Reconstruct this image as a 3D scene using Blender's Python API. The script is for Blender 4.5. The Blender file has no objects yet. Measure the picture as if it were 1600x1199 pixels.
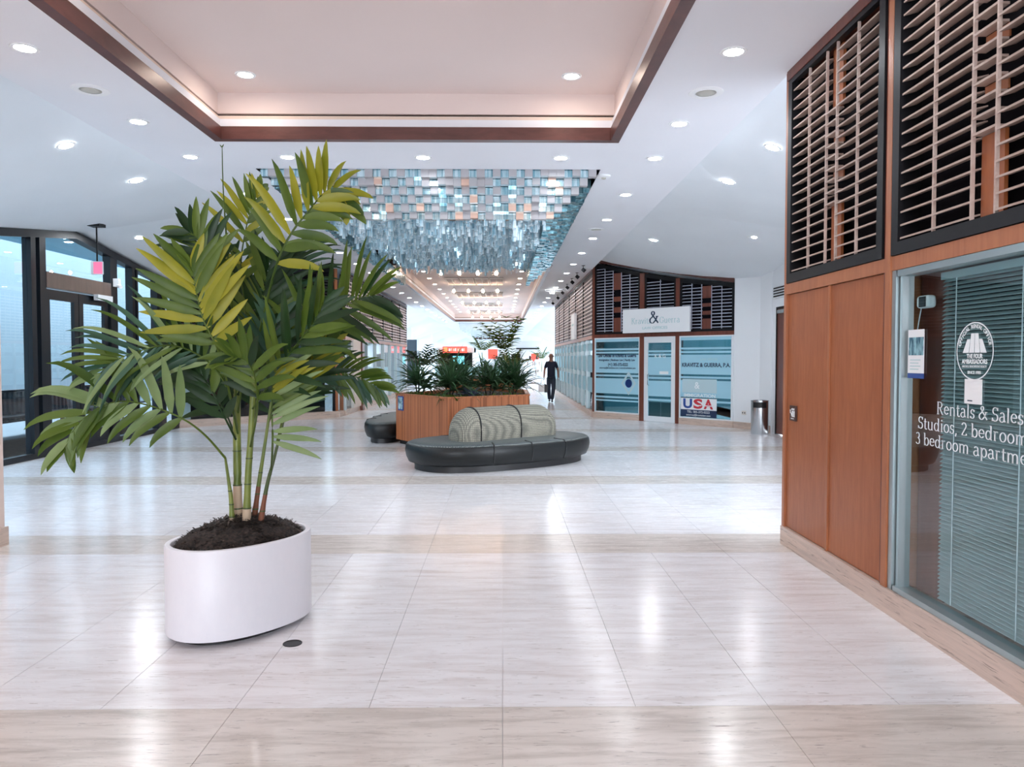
import bpy, math, random
from mathutils import Vector, Matrix
R = random.Random(7)
PI = math.pi
sc = bpy.context.scene
COL = sc.collection

# ------------------------------------------------------------------ camera
F = 1180.0; H = 1.57
PITCH = math.radians(-1.9172); YAW = math.radians(0.72794)
cam_d = bpy.data.cameras.new('camera')
cam_d.sensor_fit = 'HORIZONTAL'; cam_d.sensor_width = 36.0
cam_d.lens = F / 1600 * 36.0
cam_d.clip_start = 0.05; cam_d.clip_end = 400
cam = bpy.data.objects.new('camera', cam_d); COL.objects.link(cam)
cam.location = (0, 0, H)
cam.rotation_euler = (PI / 2 + PITCH, 0, -YAW)
sc.camera = cam

# ------------------------------------------------------------------ world + exposure
w = bpy.data.worlds.new('world'); sc.world = w; w.use_nodes = True
wn = w.node_tree; bg = wn.nodes['Background']
bg.inputs[0].default_value = (0.84, 0.91, 1.0, 1)
bg.inputs[1].default_value = 5.0
vs = sc.view_settings
vs.view_transform = 'Standard'; vs.look = 'None'; vs.gamma = 1; vs.use_curve_mapping = False
vs.exposure = 0.92
cy = sc.cycles
cy.max_bounces = 7; cy.diffuse_bounces = 5; cy.glossy_bounces = 4
cy.transparent_max_bounces = 16; cy.transmission_bounces = 6
cy.sample_clamp_indirect = 6.0
cy.use_denoising = True
LAMP = 95.0      # radiance of the downlight diffusers

# ------------------------------------------------------------------ pixel -> place (used to survey positions)
_fw = Vector((math.sin(YAW) * math.cos(PITCH), math.cos(YAW) * math.cos(PITCH), math.sin(PITCH)))
_rt = Vector((math.cos(YAW), -math.sin(YAW), 0)); _up = _rt.cross(_fw)
def at(u, v, X=None, Y=None, Z=None):
    d = _fw + _rt * ((u - 800) / F) - _up * ((v - 599.5) / F)
    t = X / d.x if X is not None else Y / d.y if Y is not None else (Z - H) / d.z
    return Vector((0, 0, H)) + d * t

# ------------------------------------------------------------------ mesh helpers
class MB:
    def __init__(s): s.v = []; s.f = []
    def poly(s, pts):
        n = len(s.v); s.v += [tuple(p) for p in pts]; s.f.append(tuple(range(n, n + len(pts)))); return s
    def box(s, x0, x1, y0, y1, z0, z1):
        n = len(s.v)
        s.v += [(x0,y0,z0),(x1,y0,z0),(x1,y1,z0),(x0,y1,z0),(x0,y0,z1),(x1,y0,z1),(x1,y1,z1),(x0,y1,z1)]
        s.f += [(n,n+3,n+2,n+1),(n+4,n+5,n+6,n+7),(n,n+1,n+5,n+4),(n+1,n+2,n+6,n+5),(n+2,n+3,n+7,n+6),(n+3,n,n+4,n+7)]
        return s
    def prism(s, pts, z0, z1):            # pts counter-clockwise; z1 may be a list of heights
        n = len(s.v); k = len(pts)
        zt = z1 if isinstance(z1, (list, tuple)) else [z1] * k
        zb = z0 if isinstance(z0, (list, tuple)) else [z0] * k
        s.v += [(p[0], p[1], zb[i]) for i, p in enumerate(pts)] + [(p[0], p[1], zt[i]) for i, p in enumerate(pts)]
        s.f += [tuple(reversed(range(n, n + k))), tuple(range(n + k, n + 2 * k))]
        for i in range(k):
            j = (i + 1) % k; s.f.append((n + i, n + j, n + k + j, n + k + i))
        return s
    def loft(s, rings, cap=True, closed=True):
        n = len(s.v); k = len(rings[0])
        for r in rings: s.v += [tuple(p) for p in r]
        for a in range(len(rings) - 1):
            for i in range(k if closed else k - 1):
                j = (i + 1) % k
                s.f.append((n + a*k + i, n + a*k + j, n + (a+1)*k + j, n + (a+1)*k + i))
        if cap:
            s.f.append(tuple(reversed(range(n, n + k))))
            m = n + (len(rings) - 1) * k; s.f.append(tuple(range(m, m + k)))
        return s
    def lathe(s, prof, c=(0, 0, 0), seg=24, cap=True):
        return s.loft([[(c[0] + r * math.cos(2*PI*i/seg), c[1] + r * math.sin(2*PI*i/seg), c[2] + z) for i in range(seg)] for r, z in prof], cap)
    def tube(s, pts, rad, seg=6):
        pts = [Vector(p) for p in pts]; rings = []
        rr = rad if isinstance(rad, (list, tuple)) else [rad] * len(pts)
        for i, p in enumerate(pts):
            t = (pts[min(i+1, len(pts)-1)] - pts[max(i-1, 0)]).normalized()
            a = t.cross(Vector((0, 0, 1)))
            if a.length < 1e-3: a = t.cross(Vector((1, 0, 0)))
            a.normalize(); b = a.cross(t)
            rings.append([p + a * math.cos(2*PI*k/seg) * rr[i] - b * math.sin(2*PI*k/seg) * rr[i] for k in range(seg)])
        return s.loft(rings)
    def data(s, name, m):
        d = bpy.data.meshes.new(name); d.from_pydata(s.v, [], s.f); d.validate(); d.update()
        for x in (m if isinstance(m, (list, tuple)) else [m]): d.materials.append(x)
        return d
    def build(s, name, m, parent=None, loc=(0, 0, 0), smooth=False, **tags):
        return link(name, s.data(name, m), parent, loc, smooth, **tags)
def link(name, d, parent=None, loc=(0, 0, 0), smooth=False, **tags):
    o = bpy.data.objects.new(name, d); COL.objects.link(o)
    o.location = loc
    if parent: o.parent = parent
    if smooth:
        for p in d.polygons: p.use_smooth = True
        if smooth is not True:
            try: d.set_sharp_from_angle(angle=math.radians(smooth))
            except Exception: pass
    for k, v in tags.items(): o[k] = v
    return o
def empty(name, loc=(0, 0, 0), rot=0, **tags):
    o = bpy.data.objects.new(name, None); COL.objects.link(o); o.empty_display_size = 0.1
    o.location = loc; o.rotation_euler = (0, 0, rot)
    for k, v in tags.items(): o[k] = v
    return o
def frame_at(A, B):                      # location and z-rotation of a wall line from A to B (local x along it, y into the shop)
    return (A[0], A[1], 0), math.atan2(B[1] - A[1], B[0] - A[0]), math.hypot(B[0] - A[0], B[1] - A[1])
ST = 'structure'
def bevel(o, wd=0.01, seg=2):
    m = o.modifiers.new('bevel', 'BEVEL'); m.width = wd; m.segments = seg; m.limit_method = 'ANGLE'; return o
ORD = ['first','second','third','fourth','fifth','sixth','seventh','eighth','ninth','tenth','eleventh','twelfth','thirteenth','fourteenth','fifteenth','sixteenth','seventeenth','eighteenth','nineteenth','twentieth','twenty-first','twenty-second','twenty-third','twenty-fourth']

# ------------------------------------------------------------------ materials
def mat(name, col, rough=0.5, metal=0.0, spec=0.5, emit=None, es=0, coat=0, alpha=1, trans=0):
    m = bpy.data.materials.new(name); m.use_nodes = True
    p = m.node_tree.nodes['Principled BSDF']
    p.inputs['Base Color'].default_value = (*col, 1)
    p.inputs['Roughness'].default_value = rough; p.inputs['Metallic'].default_value = metal
    p.inputs['Specular IOR Level'].default_value = spec
    p.inputs['Coat Weight'].default_value = coat; p.inputs['Coat Roughness'].default_value = 0.08
    p.inputs['Alpha'].default_value = alpha
    p.inputs['Transmission Weight'].default_value = trans
    if emit: p.inputs['Emission Color'].default_value = (*emit, 1); p.inputs['Emission Strength'].default_value = es
    return m
def nd(m, t, **kw):
    n = m.node_tree.nodes.new(t)
    for k, v in kw.items(): setattr(n, k, v)
    return n
def lk(m, a, b): m.node_tree.links.new(a, b)
def P(m): return m.node_tree.nodes['Principled BSDF']
def coords(m, kind='Object', scale=(1, 1, 1), rot=(0, 0, 0)):
    tc = nd(m, 'ShaderNodeTexCoord'); mp = nd(m, 'ShaderNodeMapping')
    mp.inputs['Scale'].default_value = scale; mp.inputs['Rotation'].default_value = rot
    if kind == 'World':
        g = nd(m, 'ShaderNodeNewGeometry'); lk(m, g.outputs['Position'], mp.inputs['Vector'])
    else: lk(m, tc.outputs[kind], mp.inputs['Vector'])
    return mp.outputs['Vector']
def ramp(m, fac, stops):
    r = nd(m, 'ShaderNodeValToRGB'); e = r.color_ramp.elements
    while len(e) < len(stops): e.new(0.5)
    for i, (p, c) in enumerate(stops): e[i].position = p; e[i].color = (*c, 1)
    lk(m, fac, r.inputs['Fac']); return r.outputs['Color']
def noise(m, vec, scale=5, detail=4, rough=0.55, dist=0.0):
    n = nd(m, 'ShaderNodeTexNoise'); n.inputs['Scale'].default_value = scale; n.inputs['Detail'].default_value = detail
    n.inputs['Roughness'].default_value = rough; n.inputs['Distortion'].default_value = dist
    lk(m, vec, n.inputs['Vector']); return n.outputs['Fac']
def mix(m, fac, a, b, mode='MIX'):
    x = nd(m, 'ShaderNodeMix', data_type='RGBA', blend_type=mode)
    for s, v in ((x.inputs[0], fac), (x.inputs[6], a), (x.inputs[7], b)):
        if hasattr(v, 'links'): lk(m, v, s)
        elif isinstance(v, tuple): s.default_value = (*v, 1)
        else: s.default_value = v
    return x.outputs[2]
def bump(m, h, strength=0.3, dist=0.01):
    b = nd(m, 'ShaderNodeBump'); b.inputs['Strength'].default_value = strength; b.inputs['Distance'].default_value = dist
    lk(m, h, b.inputs['Height']); lk(m, b.outputs['Normal'], P(m).inputs['Normal'])
def travertine(name, light, dark, vary=0.06, rough=0.13, pit=1.0, far=False, sc3=None):
    m = mat(name, light, rough, spec=0.5)
    v = coords(m, 'World', sc3 or ((1.3, 9, 1.3) if not far else (0.5, 3, 1)))
    n1 = noise(m, v, 1.5, 9, 0.7, 0.5)
    c = ramp(m, n1, [(0.3, dark), (0.55, light), (0.78, tuple(min(1, x * 1.06) for x in light))])
    v2 = coords(m, 'World', tuple(4 * q for q in sc3) if sc3 else (7, 52, 7)); n2 = noise(m, v2, 1.3, 5, 0.65, 0.3)
    pits = ramp(m, n2, [(0.0, (0.22, 0.2, 0.2)), (0.355, (0.42, 0.39, 0.38)), (0.42, (1, 1, 1))])
    c = mix(m, 0.75 * pit, c, pits, 'MULTIPLY')
    v4 = coords(m, 'World', (0.35, 0.6, 0.35)); n4 = noise(m, v4, 1.0, 2)
    c = mix(m, 0.5, c, ramp(m, n4, [(0.35, (0.90, 0.86, 0.83)), (0.6, (1, 1, 1))]), 'MULTIPLY')
    oi = nd(m, 'ShaderNodeObjectInfo')
    c = mix(m, 1.0, c, ramp(m, oi.outputs['Random'], [(0, (1 - vary, 1 - vary * 1.1, 1 - vary * 1.2)), (1, (1, 1, 1))]), 'MULTIPLY')
    lk(m, c, P(m).inputs['Base Color'])
    lk(m, ramp(m, n2, [(0.3, (0.5,) * 3), (0.45, (rough,) * 3)]), P(m).inputs['Roughness'])
    return m
def wood(name, a, b, rough=0.4, scale=(1, 1, 0.12), k=9, coat=0.0):
    m = mat(name, a, rough, coat=coat)
    v = coords(m, 'Object', scale); n = noise(m, v, k, 6, 0.6, 0.6)
    v2 = coords(m, 'Object', (1, 1, 1)); n2 = noise(m, v2, 1.7, 3)
    c = ramp(m, n, [(0.3, a), (0.7, b)])
    c = mix(m, 0.35, c, ramp(m, n2, [(0.3, (0.72, 0.66, 0.62)), (0.65, (1, 1, 1))]), 'MULTIPLY')
    lk(m, c, P(m).inputs['Base Color']); return m
def plaster(name, col, rough=0.7, grain=0.0, sc_=60):
    m = mat(name, col, rough, spec=0.35)
    v = coords(m, 'World'); n = noise(m, v, sc_, 3)
    n2 = noise(m, v, 0.6, 2)
    c = mix(m, 1.0, col, ramp(m, n2, [(0.3, (0.95, 0.95, 0.95)), (0.7, (1, 1, 1))]), 'MULTIPLY')
    lk(m, c, P(m).inputs['Base Color'])
    if grain: bump(m, n, grain, 0.006)
    return m
def glass(name, tint=(0.9, 0.97, 1.0), refl=1.0, rough=0.0):
    m = bpy.data.materials.new(name); m.use_nodes = True; nt = m.node_tree
    nt.nodes.remove(nt.nodes['Principled BSDF']); out = nt.nodes['Material Output']
    t = nd(m, 'ShaderNodeBsdfTransparent'); t.inputs[0].default_value = (*tint, 1)
    g = nd(m, 'ShaderNodeBsdfGlossy'); g.inputs['Roughness'].default_value = rough
    g.inputs['Color'].default_value = (refl, refl, refl, 1)
    fr = nd(m, 'ShaderNodeFresnel'); fr.inputs[0].default_value = 1.55
    geo = nd(m, 'ShaderNodeNewGeometry')
    inv = nd(m, 'ShaderNodeMath', operation='SUBTRACT'); inv.inputs[0].default_value = 1.0; lk(m, geo.outputs['Backfacing'], inv.inputs[1])
    mu = nd(m, 'ShaderNodeMath', operation='MULTIPLY'); lk(m, fr.outputs[0], mu.inputs[0]); lk(m, inv.outputs[0], mu.inputs[1])
    mx = nd(m, 'ShaderNodeMixShader'); lk(m, mu.outputs[0], mx.inputs[0]); lk(m, t.outputs[0], mx.inputs[1]); lk(m, g.outputs[0], mx.inputs[2])
    lk(m, mx.outputs[0], out.inputs[0]); return m
def film(name, col, op=0.85):           # frosted vinyl on glass: scattering with a little clear see-through
    m = bpy.data.materials.new(name); m.use_nodes = True; nt = m.node_tree
    nt.nodes.remove(nt.nodes['Principled BSDF']); out = nt.nodes['Material Output']
    d = nd(m, 'ShaderNodeBsdfDiffuse'); d.inputs[0].default_value = (*col, 1)
    t = nd(m, 'ShaderNodeBsdfTransparent')
    a = nd(m, 'ShaderNodeMixShader'); a.inputs[0].default_value = op
    lk(m, t.outputs[0], a.inputs[1]); lk(m, d.outputs[0], a.inputs[2]); lk(m, a.outputs[0], out.inputs[0]); return m
def emis(name, col, s):
    m = bpy.data.materials.new(name); m.use_nodes = True; nt = m.node_tree
    nt.nodes.remove(nt.nodes['Principled BSDF'])
    e = nd(m, 'ShaderNodeEmission'); e.inputs[0].default_value = (*col, 1); e.inputs[1].default_value = s
    lk(m, e.outputs[0], nt.nodes['Material Output'].inputs[0]); return m

M = dict(
    tile=travertine('travertine_pale', (0.90, 0.91, 0.95), (0.73, 0.70, 0.71), rough=0.19),
    band=travertine('travertine_beige', (0.76, 0.71, 0.67), (0.54, 0.49, 0.45), 0.05, rough=0.19),
    floor_far=travertine('travertine_far', (0.88, 0.87, 0.89), (0.76, 0.74, 0.75), far=True, pit=0.3),
    base=travertine('travertine_base', (0.68, 0.54, 0.46), (0.52, 0.41, 0.35), 0.05, rough=0.3, sc3=(1.2, 0.8, 16)),
    ceil=plaster('ceiling_paint', (0.86, 0.88, 0.93), grain=0.15),
    ceil2=plaster('bay_ceiling_paint', (0.84, 0.89, 0.93), grain=0.15),
    tray=plaster('tray_paint', (0.84, 0.72, 0.68), grain=0.12),
    ledge=plaster('ledge_stucco', (0.86, 0.72, 0.62), grain=0.6, sc_=45),
    white=plaster('white_wall_paint', (0.90, 0.93, 0.96)),
    cream=plaster('cream_wall_paint', (0.82, 0.78, 0.74)),
    pinkstone=plaster('pink_stone', (0.78, 0.64, 0.58)),
    concrete=plaster('outdoor_concrete', (0.17, 0.225, 0.26), grain=0.4, sc_=30),
    redwood=wood('red_brown_wood', (0.13, 0.035, 0.02), (0.22, 0.065, 0.04), 0.35),
    trimwood=wood('dark_trim_wood', (0.085, 0.03, 0.025), (0.15, 0.055, 0.045), 0.35, (0.3, 0.3, 1), 8),
    panelwood=wood('orange_brown_panel_wood', (0.33, 0.095, 0.03), (0.42, 0.14, 0.05), 0.42, (2, 2, 0.25), 14),
    postwood=wood('post_wood', (0.36, 0.12, 0.05), (0.46, 0.18, 0.08), 0.42, (2, 2, 0.2), 10),
    planterwood=wood('planter_wood', (0.42, 0.135, 0.05), (0.54, 0.20, 0.085), 0.4, (1, 1, 0.03), 26),
    slat=wood('weathered_slat_wood', (0.42, 0.30, 0.25), (0.60, 0.50, 0.45), 0.55, (0.25, 1, 1), 12),
    slat_far=mat('far_slat_wood', (0.60, 0.50, 0.48), 0.5),
    slat_far2=mat('blue_grey_slat', (0.50, 0.52, 0.62), 0.45),
    black=mat('black_frame', (0.005, 0.005, 0.007), 0.45, spec=0.3),
    dark=mat('recess_shade_black', (0.008, 0.007, 0.010), 0.8, spec=0.1),  # near-black colour stands in for shade in gaps, recesses and behind slats
    bronze=mat('dark_bronze_frame', (0.006, 0.009, 0.014), 0.35, spec=0.35),
    alu=mat('brushed_aluminium', (0.42, 0.50, 0.52), 0.32, 0.7),
    whitemetal=mat('white_metal', (0.80, 0.84, 0.87), 0.35),
    steel=mat('stainless_steel', (0.55, 0.58, 0.60), 0.22, 1.0),
    glass=glass('window_glass'), tglass=glass('teal_tinted_glass', (0.50, 0.68, 0.72)), fglass=glass('front_window_glass', (0.86, 0.94, 0.95), 1.6),
    potwhite=mat('white_fibreglass', (0.83, 0.83, 0.88), 0.35),
    blackplastic=mat('black_plastic', (0.015, 0.015, 0.017), 0.4),
    white_p=mat('white_print', (0.88, 0.9, 0.92), 0.5), text_w=mat('white_vinyl_lettering', (0.86, 0.92, 0.95), 0.5),
    text_d=mat('dark_lettering', (0.02, 0.05, 0.10), 0.5), text_g=mat('pale_green_lettering', (0.48, 0.68, 0.70), 0.5),
    text_n=mat('navy_lettering', (0.01, 0.03, 0.09), 0.5),
    red=mat('red_sign', (0.72, 0.05, 0.035), 0.5, emit=(1, 0.1, 0.06), es=0.6),
    film=film('frosted_blue_film', (0.42, 0.72, 0.86), 0.9), film2=film('pale_frost_film', (0.62, 0.80, 0.86), 0.8),
    teal_wall=plaster('teal_office_paint', (0.10, 0.22, 0.26)),
    blind=mat('blind_slat_teal_grey', (0.33, 0.43, 0.45), 0.4),
    lampw=emis('lamp_diffuser_cool', (0.90, 0.95, 1.0), LAMP), lampt=emis('lamp_diffuser_warm', (1.0, 0.82, 0.70), LAMP * 0.6),
    lampbay=emis('lamp_diffuser_bay', (0.92, 0.96, 1.0), LAMP * 2.4), lampfar=emis('lamp_diffuser_far', (0.93, 0.96, 1.0), LAMP), bulb=emis('filament_bulb', (1.0, 0.72, 0.52), 60.0),
    spot_off=mat('speaker_grille', (0.55, 0.55, 0.50), 0.6),
    blue=mat('blue_vinyl', (0.02, 0.07, 0.30), 0.5), usared=mat('flag_red', (0.60, 0.03, 0.05), 0.5),
    soil=mat('soil', (0.015, 0.011, 0.009), 0.95),
)

# ------------------------------------------------------------------ floor
floor = MB().box(-16, 8, -9, 110, -0.2, -0.006).build('floor', M['floor_far'], kind=ST)
pale = {}
def tile(x0, x1, y0, y1, m, key):
    wdt, dp = round(x1 - x0, 4), round(y1 - y0, 4)
    if (wdt, dp, key) not in pale:
        g = 0.0012; pale[(wdt, dp, key)] = MB().box(g, wdt - g, g, dp - g, -0.02, 0).data('tile', m)
    link('tile', pale[(wdt, dp, key)], floor, (x0, y0, 0))
XL, XR = -7.2, 5.4
y = 2.70; per = 3.335; nb = 0
while y < 21.9:
    x = XL + (0.6 if nb % 2 else 0)
    if nb % 2: tile(XL, XL + 0.6, y, y + 0.65, M['band'], 'b')
    while x < XR - 0.01:
        x2 = min(x + 1.2, XR); tile(x, x2, y, y + 0.65, M['band'], 'b'); x = x2
    for r, (a, b) in enumerate(((0.65, 1.99), (1.99, per))):
        x = XL
        while x < XR - 0.01:
            tile(x, x + 0.6, y + a, y + b, M['tile'], 't'); x = round(x + 0.6, 4)
    y += per; nb += 1
yend = y
mb = MB()                                 # farther floor as strips of the same stone with its bands
fl = MB(); 
while y < 100:
    mb.box(-9.5, 7.0, y, y + 0.65, -0.02, 0); fl.box(-9.5, 7.0, y + 0.652, y + per - 0.002, -0.02, 0); y += per
mb.build('stone_band', M['band'], floor, kind='stuff'); fl.build('stone_field', M['floor_far'], floor, kind='stuff')
# near strip under and behind the camera, margins beside the tiled field
MB().box(-7.2, 5.4, -9, 2.698, -0.02, 0).box(5.402, 7.0, -9, yend, -0.02, 0).box(-9.5, -7.202, -9, yend, -0.02, 0).build('stone_margin', M['floor_far'], floor, kind='stuff')

# ------------------------------------------------------------------ ceilings
ZC = 3.93
XW, XE = -4.18, 2.38                      # creases where the side ceilings start
TW, TE = -3.02, 1.18                      # tray opening
c = MB()
c.box(XW, TW, -9, 100, ZC, ZC + 0.2).box(TE, XE, -9, 100, ZC, ZC + 0.2).box(TW, TE, 8.21, 9.52, ZC, ZC + 0.2).box(TW, TE, 48.6, 50.2, ZC, ZC + 0.2).box(TW, TE, 82, 100, ZC, ZC + 0.2)
c.build('ceiling', M['ceil'], kind=ST)
def side_ceiling(xi, xo, y0, y1, name='ceiling'):
    ym = (y0 + y1) / 2; zi = 4.22; s = MB()
    n = 12
    def zo(yy): return 3.72 - abs(yy - ym) * 0.135 * 6.85 / ((y1 - y0) / 2)
    for i in range(n):
        ya, yb = y0 + (y1-y0) * i / n, y0 + (y1-y0) * (i+1) / n
        k = 4
        for j in range(k):
            xa, xb = xi + (xo-xi) * j / k, xi + (xo-xi) * (j+1) / k
            def z(xx, yy): t = (xx - xi) / (xo - xi); return zi + (zo(yy) - zi) * t
            q = [(xa, ya, z(xa, ya)), (xb, ya, z(xb, ya)), (xb, yb, z(xb, yb)), (xa, yb, z(xa, yb))]
            s.poly(q)
            s.poly([(p[0], p[1], p[2] + 0.12) for p in reversed(q)])
    s.build(name, M['ceil2'], kind=ST)
    return zo
def bay_z(x, yy, side=1):                 # underside of the near bays' ceilings
    xi, xo = (XE, 5.66) if side > 0 else (XW, -7.36)
    t = (x - xi) / (xo - xi); return 4.22 + (3.72 - abs(yy - 13.2) * 0.135 - 4.22) * t
for (a, b) in ((6.35, 20.05), (34.3, 48.0), (48.0, 61.7), (61.7, 75.4), (75.4, 100)):
    side_ceiling(XE, 5.66, a, b); side_ceiling(XW, -7.36, a, b)
# trays: wood edge, stucco ledge, gap coloured black as shadow, upstand and lid
def tray(n, y0, y1, zt, lid, label_far=False):
    w_ = MB()
    for (z0, z1, off, m, nm) in ((ZC - 0.015, 4.05, -0.012, M['trimwood'], 'trim'), (4.05, 4.175, 0.03, M['ledge'], 'ledge'), (4.175, 4.20, 0.08, M['dark'], 'gap'), (4.20, zt, 0.035, lid, 'upstand')):
        s = MB(); t = 0.10 + max(off, 0)
        x0, x1, ya, yb = TW - off, TE + off, y0 - off, y1 + off
        s.box(x0 - t, x0, ya - t, yb + t, z0, z1).box(x1, x1 + t, ya - t, yb + t, z0, z1)
        s.box(x0, x1, yb, yb + t, z0, z1).box(x0, x1, ya - t, ya, z0, z1)
        if nm == 'trim': s.build('trim_%d' % n, m, kind=ST)
        else: w_ = s.build({'ledge': 'wall_tray_ledge', 'gap': 'wall_tray_gap', 'upstand': 'wall_tray_upstand'}[nm], m, kind=ST)
    MB().box(TW - 0.2, TE + 0.2, y0 - 0.2, y1 + 0.2, zt, zt + 0.1).build('ceiling', lid, kind=ST)
tray(1, -9, 8.21, 4.42, M['tray'])
tray(2, 19.2, 48.6, 4.42, M['tray'])
# roof slab above everything keeps the sky out
MB().box(-7.5, 5.9, -9, 100, 4.75, 4.9).build('ceiling', M['ceil'], kind=ST)

# ------------------------------------------------------------------ downlights
def ring_disc(r0, r1, z0, z1, seg=28):
    return MB().lathe([(r1, 0), (r1 - 0.004, -z1), (r0, -z1), (r0 - 0.006, 0.004)], seg=seg, cap=False)
ring_d = {}
def downlight(p, label, lm=None, r=0.075, nrm=None, group=None, seg=24):
    key = (r, seg)
    if key not in ring_d:
        ring_d[key] = (MB().lathe([(r + 0.028, 0.0), (r + 0.024, -0.008), (r, -0.008), (r - 0.004, -0.002)], seg=seg, cap=False).data('trim_ring', M['white_p']),)
    lm = lm or M['lampw']
    t = empty('downlight', p, label=label, category='ceiling light', group=group or 'recessed ceiling downlights')
    if nrm is not None: t.rotation_mode = 'QUATERNION'; t.rotation_quaternion = Vector((0, 0, 1)).rotation_difference(nrm)
    link('trim_ring', ring_d[key][0], t, smooth=30)
    k2 = (r, seg, lm.name)
    if k2 not in ring_d: ring_d[k2] = MB().lathe([(r, -0.004), (0.001, -0.006)], seg=seg).data('diffuser', lm)
    link('diffuser', ring_d[k2], t)
    return t
rowR = [-1.5, 0.4, 2.2, 4.05, 5.87, 7.66, 10.96, 12.93, 14.93, 17.0, 19.0, 21.0, 23.1, 25.2, 27.4, 29.6, 31.9, 34.2, 36.6, 39, 41.5, 44, 46.5, 49]
for i, yy in enumerate(rowR):
    o = ORD[i - 4] if i >= 4 else None
    for sx, nm in ((1.78, 'right'), (-3.63, 'left')):
        if o is None: lab = 'round downlight in the %s ceiling strip overhead, %s of four before the frame' % (nm, ORD[i])
        else: lab = 'round lit downlight in the %s ceiling strip beside the tray, %s from the camera' % (nm, o)
        downlight((sx, yy, ZC), lab, group='downlights in the %s ceiling strip' % nm, seg=24 if yy < 20 else 12)
for xx, nm in ((-3.65, 'leftmost'), (-2.52, 'second from left'), (-0.93, 'middle one'), (0.69, 'fourth from left'), (1.80, 'rightmost')):
    downlight((xx, 8.97, ZC), 'downlight in the cross strip between tray and chandelier, %s of five' % nm, group='downlights in front of the chandelier')
for yy, o in ((7.72, 'at the far end'), (5.0, 'second from the far end'), (2.3, 'third from the far end'), (-0.4, 'last one')):
    for xx, nm in ((-2.58, 'left'), (0.70, 'right')):
        downlight((xx, yy, 4.42), 'warm downlight in the pinkish near tray, %s side, %s' % (nm, o), M['lampt'], group='downlights in the near tray')
for i in range(13):
    for xx, nm in ((-2.6, 'left'), (0.63, 'right')):
        downlight((xx, 20.6 + i * 2.15, 4.42), 'small warm downlight in the long far tray, %s row, %s from the chandelier' % (nm, ORD[i]), M['lampt'], group='downlights in the long far tray', seg=12)
def on_bay(u, v, side):
    lo, hi = 5.0, 40.0                    # walk along the view ray until it meets the sloped bay ceiling
    p = None
    for i in range(3000):
        yy = lo + (hi - lo) * i / 3000; q = at(u, v, Y=yy)
        if q.z >= bay_z(q.x, yy, side) and abs(q.x) > 2: return q
    return at(u, v, Y=14)
for (u, v, side, lab) in ((103, 227, -1, 'downlight on the left sloping ceiling, nearest the camera'), (213, 282, -1, 'downlight on the left sloping ceiling, middle one above the door'),
                          (218, 371, -1, 'downlight on the left sloping ceiling, beside the palm tip'), (1207, 230, 1, 'downlight on the right sloping ceiling beside the louvres, nearest'),
                          (1138, 284, 1, 'downlight on the right sloping ceiling, second and middle one'), (1176, 370, 1, 'downlight on the right sloping ceiling above the white column'),
                          (1021, 375, 1, 'downlight on the right sloping ceiling above the law office sign')):
    q = on_bay(u, v, side); e_ = 0.05
    n = Vector((-(bay_z(q.x + e_, q.y, side) - bay_z(q.x - e_, q.y, side)) / (2*e_), -(bay_z(q.x, q.y + e_, side) - bay_z(q.x, q.y - e_, side)) / (2*e_), 1)).normalized()
    q.z = bay_z(q.x, q.y, side) - 0.002
    downlight(q, lab, M['lampbay'], nrm=n, group='downlights on the sloping bay ceilings')
for k, by in enumerate((39, 44, 53, 58, 67, 80)):
    for bx, nm in ((4.6, 'right'), (-6.4, 'left')):
        downlight((bx, by, 3.42 if by < 61 else 3.4), 'tiny distant downlight on the far %s ceiling, %s from the near end' % (nm, ORD[k]), seg=12, group='distant downlights')
for (yy, xx, lab) in ((6.77, -3.62, 'round unlit ceiling speaker in the left ceiling strip'), (6.77, 1.81, 'round unlit ceiling speaker in the right ceiling strip'),
                      (13.9, 1.72, 'round unlit ceiling speaker farther along the right strip'), (23.5, -3.4, 'distant round ceiling speaker in the left strip')):
    t = empty('ceiling_speaker', (xx, yy, ZC), label=lab, category='speaker', group='ceiling speakers')
    MB().lathe([(0.155, 0.0), (0.15, -0.006), (0.10, -0.012), (0.09, -0.006)], seg=32, cap=False).build('rim', M['white_p'], t, smooth=30)
    MB().lathe([(0.092, -0.006), (0.05, -0.012), (0.001, -0.013)], seg=32, cap=True).build('grille', M['spot_off'], t, smooth=True)
t = empty('smoke_detector', (1.31, 9.83, ZC), label='small round smoke detector on the ceiling beside the chandelier corner', category='detector')
MB().lathe([(0.09, 0), (0.088, -0.02), (0.06, -0.028), (0.03, -0.028)], seg=24).build('housing', M['white_p'], t, smooth=30)
MB().lathe([(0.03, -0.026), (0.028, -0.045), (0.01, -0.048)], seg=16).build('sensor_cap', M['spot_off'], t, smooth=30)
# small track spots over the right shop front
spot_b = MB().tube([(0, 0, 0), (0, 0, -0.09)], 0.008).lathe([(0.045, 0.0), (0.045, -0.008)], seg=12).data('stem', M['black'])
spot_h = MB().tube([(-0.03, 0, -0.08), (0.05, 0, -0.15)], [0.045, 0.05], 10).data('head', M['black'])
for i, yy in enumerate((19.3, 20.9, 22.4, 24.1, 26.0, 28.2, 31.0)):
    t = empty('spotlight', (2.06, yy, ZC), label='small black ceiling spotlight along the right shop front, %s from the camera' % ORD[i], category='spotlight', group='black ceiling spotlights')
    link('stem', spot_b, t); link('head', spot_h, t)
t = empty('emergency_light', (1.75, 26.2, ZC), label='bright twin emergency light under the right ceiling strip past the chandelier', category='light')
MB().box(-0.25, 0.25, -0.05, 0.05, -0.05, 0).build('housing', M['white_p'], t)
MB().lathe([(0.001, -0.13), (0.045, -0.125), (0.05, -0.09), (0.02, -0.05)], seg=16).build('lamp_head', M['lampfar'], t, smooth=True)

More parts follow.
